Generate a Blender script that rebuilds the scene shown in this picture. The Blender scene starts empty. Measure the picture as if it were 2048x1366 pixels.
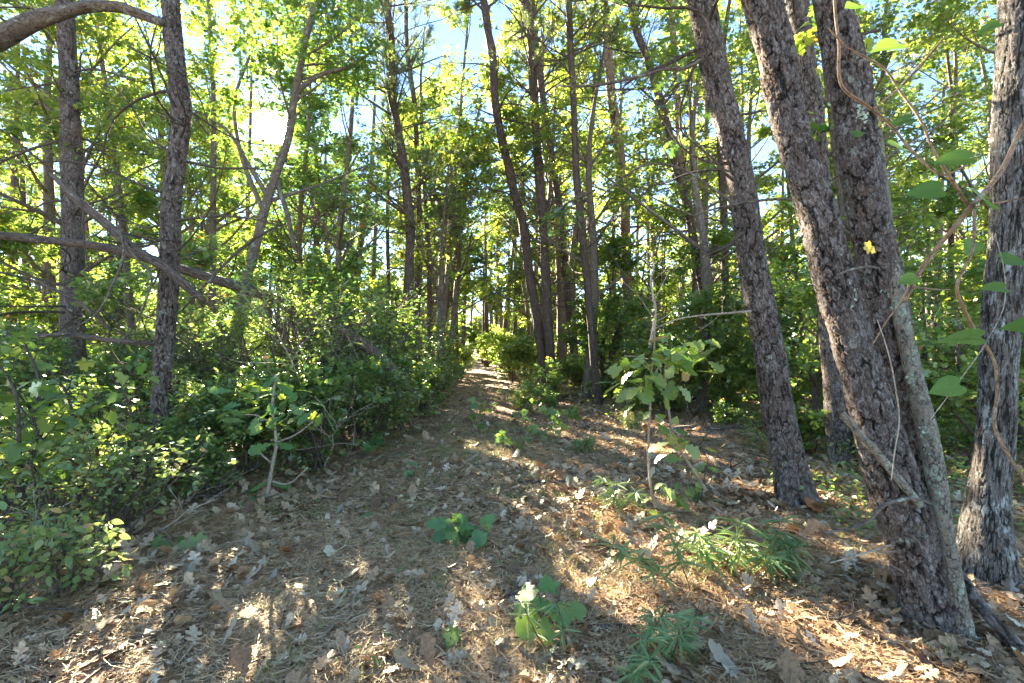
import bpy, math, random
import numpy as np
from mathutils import Vector

# ------------------------------------------------------------------ camera, sky, sun, exposure
SC = bpy.context.scene
F = 967.0            # focal length in pixels of the 2048 wide photograph
HOR = 690.0
CH = 1.5
cam_d = bpy.data.cameras.new("camera")
cam = bpy.data.objects.new("camera", cam_d)
SC.collection.objects.link(cam)
cam.location = (0, 0, CH)
cam.rotation_euler = (math.radians(90), 0, 0)
cam_d.sensor_width = 36
cam_d.lens = 36 * F / 2048
cam_d.shift_y = (HOR - 683) / 2048
cam_d.clip_end = 3000
cam_d.clip_start = 0.05
SC.camera = cam

SUN_AZ = math.atan2(550 - 1024, F)                       # left of the view axis (+Y)
SUN_EL = math.atan((HOR - 258) / math.hypot(550 - 1024, F))
SD = np.array([math.sin(SUN_AZ) * math.cos(SUN_EL), math.cos(SUN_AZ) * math.cos(SUN_EL), math.sin(SUN_EL)])

W = bpy.data.worlds.new("World")
SC.world = W
W.use_nodes = True
nt = W.node_tree
nt.nodes.clear()
wo = nt.nodes.new("ShaderNodeOutputWorld")
bg = nt.nodes.new("ShaderNodeBackground")
sky = nt.nodes.new("ShaderNodeTexSky")
sky.sky_type = 'NISHITA'
sky.sun_disc = False
sky.sun_elevation = SUN_EL
sky.sun_rotation = SUN_AZ
sky.air_density = 0.9
sky.dust_density = 0.0
sky.ozone_density = 2.5
bg.inputs['Strength'].default_value = 0.036
nt.links.new(sky.outputs[0], bg.inputs['Color'])
# the sun's own disc and the bright air round it, in the direction of the sun lamp
tc = nt.nodes.new("ShaderNodeTexCoord")
dp = nt.nodes.new("ShaderNodeVectorMath"); dp.operation = 'DOT_PRODUCT'
dp.inputs[1].default_value = tuple(SD)
nrm = nt.nodes.new("ShaderNodeVectorMath"); nrm.operation = 'NORMALIZE'
nt.links.new(tc.outputs['Generated'], nrm.inputs[0])
nt.links.new(nrm.outputs[0], dp.inputs[0])
def wramp(lo, hi, p, st):
    m = nt.nodes.new("ShaderNodeMapRange")
    m.inputs['From Min'].default_value = lo; m.inputs['From Max'].default_value = hi
    nt.links.new(dp.outputs['Value'], m.inputs['Value'])
    q = nt.nodes.new("ShaderNodeMath"); q.operation = 'POWER'; q.inputs[1].default_value = p
    nt.links.new(m.outputs[0], q.inputs[0])
    s = nt.nodes.new("ShaderNodeMath"); s.operation = 'MULTIPLY'; s.inputs[1].default_value = st
    nt.links.new(q.outputs[0], s.inputs[0])
    return s
a1 = wramp(math.cos(math.radians(1.7)), math.cos(math.radians(1.0)), 1.0, 12)
a2 = wramp(math.cos(math.radians(7)), 1.0, 3.0, .10)
ad = nt.nodes.new("ShaderNodeMath"); ad.operation = 'ADD'
nt.links.new(a1.outputs[0], ad.inputs[0]); nt.links.new(a2.outputs[0], ad.inputs[1])
bg2 = nt.nodes.new("ShaderNodeBackground")
bg2.inputs['Color'].default_value = (1.0, 0.93, 0.8, 1)
nt.links.new(ad.outputs[0], bg2.inputs['Strength'])
ash = nt.nodes.new("ShaderNodeAddShader")
nt.links.new(bg.outputs[0], ash.inputs[0]); nt.links.new(bg2.outputs[0], ash.inputs[1])
nt.links.new(ash.outputs[0], wo.inputs['Surface'])

sun_d = bpy.data.lights.new("sun", 'SUN')
sun_d.energy = 5.0
sun_d.angle = math.radians(0.5)
sun_d.color = (1.0, 0.88, 0.68)
sun = bpy.data.objects.new("sun", sun_d)
SC.collection.objects.link(sun)
sun.rotation_euler = Vector(tuple(-SD)).to_track_quat('-Z', 'Y').to_euler()

SC.view_settings.view_transform = 'Standard'
SC.view_settings.look = 'None'
SC.view_settings.gamma = 1
SC.view_settings.exposure = 4.0
SC.cycles.use_denoising = True
SC.cycles.max_bounces = 7
SC.cycles.diffuse_bounces = 4
SC.cycles.transmission_bounces = 5
SC.cycles.glossy_bounces = 2
SC.cycles.sample_clamp_indirect = 6
SC.render.film_transparent = False

# ------------------------------------------------------------------ helpers
COL = SC.collection
def rs(seed): return np.random.default_rng(seed)
def norm(a): return a / np.maximum(np.linalg.norm(a, axis=-1, keepdims=True), 1e-9)

MOUNDS = [(2.16, 2.5, .02, .3), (2.46, 4.46, .035, .3), (2.95, 3.0, .035, .35), (2.3, 2.75, .01, .3), (-3.9, 5.4, .07, .35), (1.1, 13.7, .08, .4)]
def gz(x, y):
    x = np.asarray(x, float); y = np.asarray(y, float)
    z = 0.022 * np.sin(x * 1.7 + 0.4 * y) * np.sin(y * 1.3 + 1) + 0.012 * np.sin(x * 4.1 + 1.3) * np.sin(y * 3.7)
    z = z + 0.10 * np.clip((np.abs(x + .5) - 2.6) / 4, 0, 1) * (0.5 + 0.5 * np.sin(x * .6 + y * .35))
    for mx, my, mh, ms in MOUNDS: z = z + mh * np.exp(-((x - mx) ** 2 + (y - my) ** 2) / (2 * ms * ms))
    return z
def pathx(y):
    return np.interp(y, [0, 2.2, 4.7, 7, 13, 24, 40, 70], [-.5, -.62, -.95, -.8, -.95, -1.6, -2.8, -5.5])

def WR(px, w, Y, dsp=0.0):
    """radius of a round stem that looks w pixels wide at column px and depth Y"""
    return w / 2 / F * Y * math.cos(math.atan((px - 1024) / F)) - dsp
def P(px, py, Y):
    return np.array([(px - 1024) / F * Y, Y, CH - (py - HOR) / F * Y])
def G(px, py):
    """the ground point seen at this pixel"""
    Y = F * CH / (py - HOR)
    for _ in range(4):
        x = (px - 1024) / F * Y
        Y = F * (CH - float(gz(x, Y))) / (py - HOR)
    return np.array([(px - 1024) / F * Y, Y, float(gz((px - 1024) / F * Y, Y))])

def mesh(name, V, faces, attrs=None, smooth=False):
    """faces: list of int arrays (n, k); attrs: dict name -> (N,) or (N,3) point data"""
    me = bpy.data.meshes.new(name)
    V = np.ascontiguousarray(V, np.float32)
    faces = [f for f in faces if len(f)]
    loops = np.concatenate([f.ravel() for f in faces]).astype(np.int32)
    sizes = np.concatenate([np.full(len(f), f.shape[1], np.int32) for f in faces])
    starts = np.concatenate([[0], np.cumsum(sizes)[:-1]]).astype(np.int32)
    me.vertices.add(len(V)); me.vertices.foreach_set('co', V.ravel())
    me.loops.add(len(loops)); me.loops.foreach_set('vertex_index', loops)
    me.polygons.add(len(sizes)); me.polygons.foreach_set('loop_start', starts)
    me.polygons.foreach_set('loop_total', sizes)
    me.update(calc_edges=True)
    if smooth:
        me.polygons.foreach_set('use_smooth', np.ones(len(sizes), bool))
    for k, a in (attrs or {}).items():
        a = np.ascontiguousarray(a, np.float32)
        if a.ndim == 1:
            me.attributes.new(k, 'FLOAT', 'POINT').data.foreach_set('value', a)
        else:
            me.attributes.new(k, 'FLOAT_VECTOR', 'POINT').data.foreach_set('vector', a.ravel())
    return me

class Geo:
    def __init__(s): s.V = []; s.F = {}; s.A = {}; s.n = 0
    def add(s, V, faces, attrs=None):
        V = V.reshape(-1, 3)
        for f in faces:
            if len(f): s.F.setdefault(f.shape[1], []).append(f + s.n)
        s.V.append(V); s.n += len(V)
        for k, a in (attrs or {}).items(): s.A.setdefault(k, []).append(a)
        return s
    def put(s, name, mat, parent=None, smooth=False, tags=None):
        V = np.concatenate(s.V)
        if parent is not None:
            o_ = np.array(wloc(parent))
        elif tags and 'at' in tags:
            o_ = np.array(tags['at'])
        else: o_ = np.zeros(3)
        attrs = {k: np.concatenate(a) for k, a in s.A.items()}
        me = mesh(name, V - o_, [np.concatenate(f) for f in s.F.values()], attrs, smooth)
        me.materials.append(mat)
        ob = bpy.data.objects.new(name, me)
        COL.objects.link(ob)
        if parent is not None: ob.parent = parent
        else: ob.location = tuple(o_)
        return ob

def wloc(o):
    v = Vector((0, 0, 0))
    while o: v = v + o.location; o = o.parent
    return v
def tag(o, label=None, cat=None, group=None, kind=None):
    if label: o['label'] = label
    if cat: o['category'] = cat
    if group: o['group'] = group
    if kind: o['kind'] = kind
    return o
def thing(name, label, cat, loc, group=None):
    o = bpy.data.objects.new(name, None)
    COL.objects.link(o); o.location = tuple(float(v) for v in loc); o.empty_display_size = .2
    return tag(o, label, cat, group)
def copy_thing(root, loc, rz=0, sc=1.0, label=None):
    r = root.copy(); COL.objects.link(r)
    r.location = tuple(float(v) for v in loc); r.rotation_euler = (0, 0, rz); r.scale = (sc, sc, sc)
    if label: r['label'] = label
    for ch in list(root.children):
        c = ch.copy(); COL.objects.link(c); c.parent = r
    return r

def curve(pts, rad, step):
    """smooth Catmull-Rom through pts (n,3) resampled at about step metres"""
    p = np.asarray(pts, float); r = np.asarray(rad, float)
    seg = np.linalg.norm(np.diff(p, axis=0), axis=1); s = np.concatenate([[0], np.cumsum(seg)])
    n = max(3, int(s[-1] / step) + 1)
    q = np.linspace(0, s[-1], n)
    m = np.gradient(p, s, axis=0) if len(p) > 2 else np.repeat((p[1:] - p[:1]) / s[-1], 2, 0)
    i = np.clip(np.searchsorted(s, q, side='right') - 1, 0, len(seg) - 1)
    h = seg[i][:, None]; t = ((q - s[i]) / seg[i])[:, None]
    out = (2*t**3 - 3*t**2 + 1) * p[i] + (t**3 - 2*t**2 + t) * h * m[i] + (-2*t**3 + 3*t**2) * p[i+1] + (t**3 - t**2) * h * m[i+1]
    return out, np.interp(q, s, r)

_tb = [0]
def tubes(g, Pn, R, sides=6, wob=0.0, rng=None, cap=True, bscale=1.0):
    """Pn (K,n,3), R (K,n)"""
    if Pn.ndim == 2: Pn = Pn[None]; R = R[None]
    K, n = R.shape
    T = norm(np.gradient(Pn, axis=1))
    ax = norm(Pn[:, -1] - Pn[:, 0])
    ref = np.where(np.abs(ax[:, 2:3]) > .7, np.array([[1., .05, 0]]), np.array([[.03, .02, 1.]]))[:, None]
    U = norm(np.cross(T, ref)); Vv = np.cross(T, U)
    th = np.arange(sides) / sides * 2 * math.pi
    c = np.cos(th)[None, None, :, None]; s_ = np.sin(th)[None, None, :, None]
    rr = np.repeat(R[:, :, None], sides, 2)
    if wob and rng is not None:
        sl = np.concatenate([np.zeros((K, 1)), np.cumsum(np.linalg.norm(np.diff(Pn, axis=1), axis=2), 1)], 1)[:, :, None]
        for _ in range(5):
            k = rng.integers(1, 5); f = rng.uniform(1, 7); ph = rng.uniform(0, 6.28, (K, 1, 1))
            rr = rr * (1 + wob * np.sin(k * th[None, None] + f * sl + ph) * .6)
    X = Pn[:, :, None] + rr[..., None] * (c * U[:, :, None] + s_ * Vv[:, :, None])
    sl = np.concatenate([np.zeros((K, 1)), np.cumsum(np.linalg.norm(np.diff(Pn, axis=1), axis=2), 1)], 1)
    _tb[0] += 1
    off = (np.arange(K) * 3.7 + _tb[0] * 5.3)[:, None, None]
    bc = np.stack([R[:, :, None] * np.cos(th)[None, None] + off * 0.37, R[:, :, None] * np.sin(th)[None, None] + off * .11,
                   np.repeat(sl[:, :, None], sides, 2) + off], -1)
    base = np.arange(K)[:, None, None] * n * sides
    i = np.arange(n - 1)[None, :, None] * sides; j = np.arange(sides)[None, None]; j2 = (j + 1) % sides
    q = np.stack([base + i + j, base + i + j2, base + i + sides + j2, base + i + sides + j], -1).reshape(-1, 4)
    fs = [q]
    if cap:
        fs.append((np.arange(K)[:, None] * n * sides + (n - 1) * sides + np.arange(sides)[None]).astype(int))
    g.add(X, fs, {'bc': bc.reshape(-1, 3)})
    return g

def spawn(rng, Pp, R, m, t0, t1, L, ang, up, n=6, rf=.55, wob=.25, taper=.3, lr=(.6, 1.15), flat=0.0, lt=.45):
    K, n0 = R.shape
    idx = np.repeat(np.arange(K), m); t = rng.uniform(t0, t1, K * m)
    f = t * (n0 - 1); i = np.minimum(f.astype(int), n0 - 2); w = (f - i)[:, None]
    p0 = Pp[idx, i] * (1 - w) + Pp[idx, i + 1] * w
    tan = norm(Pp[idx, i + 1] - Pp[idx, i])
    r0 = (R[idx, i] * (1 - w[:, 0]) + R[idx, i + 1] * w[:, 0]) * rf * rng.uniform(.7, 1.1, K * m)
    pr = rng.normal(size=(K * m, 3)); pr[:, 2] *= (1 - flat)
    pr = norm(pr - (pr * tan).sum(1, keepdims=True) * tan)
    a = ang * rng.uniform(.75, 1.25, K * m)[:, None]
    d = tan * np.cos(a) + pr * np.sin(a)
    Ls = L * rng.uniform(lr[0], lr[1], K * m) * (1 - lt * t)
    out = np.zeros((K * m, n, 3)); out[:, 0] = p0
    wb = norm(rng.normal(size=(K * m, 3)))
    for k in range(1, n):
        wb = norm(wb + .8 * rng.normal(size=(K * m, 3)))
        d = norm(d + np.array([0, 0, up / n]) + wob / n * 1.6 * wb)
        out[:, k] = out[:, k - 1] + d * (Ls / (n - 1))[:, None]
    Ro = r0[:, None] * np.linspace(1, taper, n)[None]
    return out, Ro

# leaf outlines: (verts (n,3) in leaf space x = along, y = across, z = up ; faces)
def two_halves(half, mid=None, fold=.12):
    """half: list of (x, y) from base to tip for one side; midrib straight"""
    h = np.array(half, float); k = len(h)
    nm = 3
    xs = np.linspace(0, 1, nm + 2)
    V = [(x, 0, 0) for x in xs]
    up = [(x, y, fold * y) for x, y in h]; dn = [(x, -y, fold * y) for x, y in h]
    V = np.array(V + up + dn); m = nm + 2
    f1 = list(range(m)) + [m + i for i in range(k - 1, -1, -1)]
    f2 = list(range(m - 1, -1, -1)) + [m + k + i for i in range(k)]
    return V, [np.array([f1]), np.array([f2])]
T_OVAL = (np.array([(0, 0, 0), (.3, .24, .05), (.7, .22, .04), (1, 0, -.02), (.7, -.22, .04), (.3, -.24, .05)], float),
          [np.array([[0, 3, 2, 1]]), np.array([[0, 5, 4, 3]])])
T_OVAL2 = two_halves([(.08, .1), (.25, .22), (.48, .27), (.72, .2), (.9, .08)])
T_HEX = (np.array([(0, 0, 0), (.25, .36, .06), (.6, .2, .0), (.72, .38, .02), (1, 0, -.05), (.72, -.36, .03), (.6, -.2, 0), (.28, -.38, .06)], float),
         [np.array([[0, 4, 3, 2, 1]]), np.array([[0, 7, 6, 5, 4]])])
T_OAK = two_halves([(.14, .03), (.2, .13), (.27, .16), (.3, .06), (.38, .07), (.44, .25), (.53, .29), (.55, .1), (.62, .1), (.68, .27), (.78, .28), (.79, .12), (.9, .15), (.95, .06)])
T_WOAK = two_halves([(.12, .05), (.22, .14), (.3, .14), (.36, .1), (.45, .25), (.53, .27), (.6, .17), (.68, .32), (.78, .34), (.83, .22), (.93, .2), (1.0, .1)])
T_MAPLE = two_halves([(-.12, .16), (-.05, .33), (.12, .3), (.22, .52), (.38, .42), (.42, .2), (.55, .24), (.7, .28), (.8, .1)])
T_HEART = two_halves([(-.1, .12), (-.13, .28), (0, .42), (.2, .47), (.42, .42), (.62, .3), (.8, .15), (.92, .05)], fold=.18)
_tt = []
for i in range(9):
    x = .06 + i * .1
    w = .085 * math.sin(math.pi * min(1, x * .9 + .12)) + .012
    _tt += [(x, w * .45), (x + .045, w)]
T_FERN = two_halves(_tt + [(.97, .02)], fold=.3)
T_NEEDLE = (np.array([(0, -.008, 0), (0, .008, 0), (1, 0.004, 0), (1, -.004, 0)], float), [np.array([[0, 1, 2, 3]])])

def leaves(g, rng, pos, ax, nr, size, tmpl, bend=.25, vary=None, wid=1.0):
    V0, fs = tmpl
    N = len(pos)
    if N == 0: return
    a = norm(ax); b = norm(np.cross(nr, a)); c = np.cross(a, b)
    size = np.broadcast_to(size, (N,))
    bd = rng.uniform(.2, 1.6, N) * bend
    tw = rng.normal(0, .5, N) * bend
    x = V0[None, :, 0]; y = V0[None, :, 1] * wid; z = V0[None, :, 2] - bd[:, None] * x * x - bd[:, None] * y * y * .8 + tw[:, None] * x * y * 2
    X = pos[:, None] + size[:, None, None] * (x[..., None] * a[:, None] + y[..., None] * b[:, None] + z[..., None] * c[:, None])
    off = (np.arange(N) * len(V0))[:, None]
    v = rng.random(N) if vary is None else vary
    g.add(X, [(off + f).astype(int) for f in fs], {'v': np.repeat(v, len(V0))})

GAPS = []   # straight lines cleared of leaves for the sun: (point, direction, radius, from, to)
_u = norm(np.cross(SD, [0, 0, 1.])); _v = np.cross(_u, SD)
_gr = rs(12); SH = [(_gr.uniform(1.2, 4.2), _gr.uniform(0, 6.28), _gr.uniform(0, 6.28)) for _ in range(9)]
def shafts(p):
    """thin places in the canopy that line up with the low sun"""
    a = p @ _u; b = p @ _v; f = 0
    for w, th, ph in SH: f = f + np.sin(w * (a * math.cos(th) + b * math.sin(th)) + ph)
    return f
def clear_sun(Pn):
    w = Pn.reshape(-1, 3) - np.array([0, 0, CH]); t = w @ SD
    q = (np.linalg.norm(w - t[:, None] * SD, axis=1) - .022 * np.maximum(t, 0)).reshape(Pn.shape[:2]).min(1)
    return q > .04
def gapmask(p):
    k = np.ones(len(p), bool)
    hsh = np.modf(np.abs(np.sin(p[:, 0] * 127.1 + p[:, 1] * 311.7 + p[:, 2] * 74.7)) * 43758.5)[0]
    w0 = p - np.array([0, 0, CH]); d0 = np.linalg.norm(w0 - (w0 @ SD)[:, None] * SD, axis=1)
    k &= ~((shafts(p) > 1.25 - .14 * np.clip(p[:, 0], -5, 6)) & (hsh < .85) & (p[:, 2] > 1.6) & (d0 > 3.5))  # leaves thinned along the sun's direction so more sunlight gets in
    for o, d, r, t0, t1 in GAPS:
        w = p - o; t = w @ d
        q = np.linalg.norm(w - t[:, None] * d, axis=1)
        k &= ~((q < (r if r > 0 else .03 + .021 * t)) & (t > t0) & (t < t1))
    return k

def foliage(g, rng, Tw, per, size, tmpl, spread=.10, tilt=.5, bend=.25, gaps=True, droop=.15, gmin=2.5, tone=None):
    K, n = Tw.shape[:2]
    idx = np.repeat(np.arange(K), per); N = len(idx)
    f = rng.uniform(.05, 1, N) * (n - 1); i = np.minimum(f.astype(int), n - 2); w = (f - i)[:, None]
    p = Tw[idx, i] * (1 - w) + Tw[idx, i + 1] * w
    tan = norm(Tw[idx, i + 1] - Tw[idx, i])
    out = norm(tan * .6 + rng.normal(size=(N, 3)) * np.array([1, 1, .35]))
    out[:, 2] -= droop; out = norm(out)
    p = p + out * rng.uniform(0, 1, N)[:, None] * spread
    nr = norm(np.array([0, 0, 1.]) + rng.normal(size=(N, 3)) * tilt)
    k = np.linalg.norm(p - np.array([0, 0, CH]), axis=1) > gmin
    if gaps: k &= gapmask(p)
    v = None
    if tone is not None:
        tv = np.clip(tone[0] + tone[1] * rng.normal(size=K), 0, 1)[idx]
        v = np.clip(tv + rng.normal(0, .12, N), 0, .97); r_ = rng.random(N); v = np.where(r_ > .992, 1.0, v)
        v = v[k]
    leaves(g, rng, p[k], out[k], nr[k], size * rng.uniform(.6, 1.2, k.sum()), tmpl, bend, v)

# ------------------------------------------------------------------ materials
def newmat(name):
    m = bpy.data.materials.new(name); m.use_nodes = True
    t = m.node_tree; t.nodes.clear()
    o = t.nodes.new("ShaderNodeOutputMaterial")
    return m, t, o
def node(t, typ, **kw):
    n = t.nodes.new(typ)
    for k, v in kw.items():
        if k in ('operation', 'data_type', 'blend_type', 'feature', 'distance', 'interpolation_type', 'attribute_name', 'mode', 'noise_dimensions', 'voronoi_dimensions', 'invert'):
            setattr(n, k, v)
        else: n.inputs[k].default_value = v
    return n
def ramp(t, stops, fac):
    r = t.nodes.new("ShaderNodeValToRGB")
    e = r.color_ramp.elements
    while len(e) < len(stops): e.new(.5)
    for i, (p, c) in enumerate(stops):
        e[i].position = p; e[i].color = (*c, 1)
    t.links.new(fac, r.inputs[0])
    return r
def mixc(t, a, b, f, bt='MIX'):
    n = t.nodes.new("ShaderNodeMix"); n.data_type = 'RGBA'; n.blend_type = bt
    for s, v in ((6, a), (7, b), (0, f)):
        if isinstance(v, (int, float)): n.inputs[s].default_value = v
        elif isinstance(v, tuple): n.inputs[s].default_value = (*v, 1)
        else: t.links.new(v, n.inputs[s])
    return n.outputs[2]
def mathn(t, op, a, b=0.0, c=None):
    n = t.nodes.new("ShaderNodeMath"); n.operation = op
    for i, v in enumerate((a, b, c)):
        if v is None: continue
        if isinstance(v, (int, float)): n.inputs[i].default_value = v
        else: t.links.new(v, n.inputs[i])
    return n.outputs[0]

def leafmat(name, dif, tra, mixf=.5, gloss=.05, rough=.38, mott=0):
    """dif, tra: ramp stops over the per-leaf value v"""
    m, t, o = newmat(name)
    at = node(t, "ShaderNodeAttribute", attribute_name='v')
    rd = ramp(t, dif, at.outputs['Fac']); rt = ramp(t, tra, at.outputs['Fac'])
    d = node(t, "ShaderNodeBsdfDiffuse"); tr = node(t, "ShaderNodeBsdfTranslucent")
    if mott:
        gc = t.nodes.new("ShaderNodeTexCoord"); nz = node(t, "ShaderNodeTexNoise", Scale=70.0, Detail=4.0, Roughness=.7)
        t.links.new(gc.outputs['Object'], nz.inputs['Vector'])
        mr = ramp(t, [(.3, (1 - mott,) * 3), (.7, (1 + mott * .3,) * 3)], nz.outputs['Fac'])
        t.links.new(mixc(t, rd.outputs[0], mr.outputs[0], 1.0, 'MULTIPLY'), d.inputs[0])
        bp = t.nodes.new("ShaderNodeBump"); bp.inputs['Distance'].default_value = .006; t.links.new(nz.outputs['Fac'], bp.inputs['Height']); t.links.new(bp.outputs[0], d.inputs['Normal'])
    else: t.links.new(rd.outputs[0], d.inputs[0])
    t.links.new(rt.outputs[0], tr.inputs[0])
    mx = node(t, "ShaderNodeMixShader"); mx.inputs[0].default_value = mixf
    t.links.new(d.outputs[0], mx.inputs[1]); t.links.new(tr.outputs[0], mx.inputs[2])
    gl = node(t, "ShaderNodeBsdfAnisotropic"); gl.inputs['Roughness'].default_value = rough
    gl.inputs['Color'].default_value = (.9, .95, .8, 1)
    lw = node(t, "ShaderNodeLayerWeight"); lw.inputs[0].default_value = .25
    gf = mathn(t, 'MULTIPLY_ADD', lw.outputs['Fresnel'], .22, gloss)
    m2 = node(t, "ShaderNodeMixShader")
    t.links.new(gf, m2.inputs[0]); t.links.new(mx.outputs[0], m2.inputs[1]); t.links.new(gl.outputs[0], m2.inputs[2])
    t.links.new(m2.outputs[0], o.inputs[0])
    return m
M = {}
AUT = (1.0, (.42, .16, .03))
M['leaf_canopy'] = leafmat('canopy leaf', [(0, (.05, .10, .03)), (.5, (.08, .15, .04)), (.97, (.13, .20, .05)), AUT],
                           [(0, (.16, .33, .035)), (.5, (.36, .51, .045)), (.97, (.66, .70, .08)), (1.0, (.7, .3, .05))], .52)
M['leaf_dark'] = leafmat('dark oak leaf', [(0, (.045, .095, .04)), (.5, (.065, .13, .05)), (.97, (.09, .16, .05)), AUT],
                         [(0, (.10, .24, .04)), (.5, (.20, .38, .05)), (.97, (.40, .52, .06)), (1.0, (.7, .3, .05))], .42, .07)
M['leaf_under'] = leafmat('understorey leaf', [(0, (.085, .15, .045)), (.5, (.14, .215, .05)), (.97, (.23, .29, .07)), AUT],
                          [(0, (.16, .34, .05)), (.5, (.30, .50, .06)), (.97, (.56, .66, .1)), (1.0, (.8, .4, .05))], .48, .07)
M['leaf_blue'] = leafmat('azalea leaf', [(0, (.085, .135, .04)), (.5, (.14, .20, .05)), (.97, (.25, .29, .08)), AUT],
                         [(0, (.18, .34, .06)), (.5, (.3, .5, .07)), (.97, (.6, .68, .1)), (1.0, (.8, .4, .05))], .42, .09)
M['leaf_pale'] = leafmat('blueberry leaf', [(0, (.13, .20, .07)), (.6, (.22, .29, .10)), (.9, (.34, .35, .13)), (1.0, (.40, .2, .13))],
                         [(0, (.3, .45, .1)), (.6, (.45, .58, .12)), (.95, (.7, .65, .14)), (1.0, (.7, .3, .1))], .4, .05)
M['leaf_vine'] = leafmat('greenbrier leaf', [(0, (.06, .14, .03)), (1, (.11, .22, .04))], [(0, (.2, .42, .04)), (1, (.36, .58, .06))], .5, .04, .35, .35)
M['leaf_big'] = leafmat('broad oak sapling leaf', [(0, (.09, .20, .075)), (.6, (.13, .26, .10)), (1, (.2, .31, .1))],
                        [(0, (.2, .38, .04)), (.6, (.36, .52, .05)), (1, (.55, .62, .07))], .42, .03)
M['leaf_fern'] = leafmat('sweetfern leaf', [(0, (.13, .23, .09)), (.6, (.20, .31, .13)), (1, (.36, .36, .15))],
                         [(0, (.2, .38, .07)), (1, (.45, .5, .1))], .35, .05)
M['needle'] = leafmat('pine needle', [(0, (.06, .10, .05)), (1, (.13, .16, .07))], [(0, (.12, .2, .05)), (1, (.35, .36, .1))], .35, .05)
M['leaf_dead'] = leafmat('dead oak leaf', [(0, (.2, .11, .06)), (.3, (.46, .28, .15)), (.75, (.72, .50, .31)), (.97, (.82, .64, .44)), (1.0, (.45, .16, .05))],
                         [(0, (.2, .1, .04)), (1, (.5, .34, .2))], .15, .02, .5, .6)
M['straw'] = leafmat('fallen pine needle', [(0, (.16, .085, .05)), (.35, (.44, .26, .13)), (.75, (.66, .44, .24)), (1.0, (.78, .60, .39))],
                     [(0, (.2, .1, .04)), (1, (.5, .34, .2))], .1, .03, .5)
M['grass'] = leafmat('grass blade', [(0, (.10, .20, .04)), (1, (.24, .32, .08))], [(0, (.3, .5, .08)), (1, (.5, .6, .1))], .4, .03)
M['red_leaf'] = leafmat('red leaf', [(0, (.5, .04, .03)), (1, (.6, .06, .04))], [(0, (.6, .05, .04)), (1, (.6, .05, .04))], .3)
M['yellow_leaf'] = leafmat('yellow leaf', [(0, (.75, .5, .03)), (1, (.8, .55, .04))], [(0, (.8, .55, .04)), (1, (.8, .55, .04))], .35)
M['orange_leaf'] = leafmat('orange leaf', [(0, (.6, .2, .05)), (1, (.65, .22, .06))], [(0, (.6, .2, .04)), (1, (.6, .2, .04))], .3)

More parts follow.
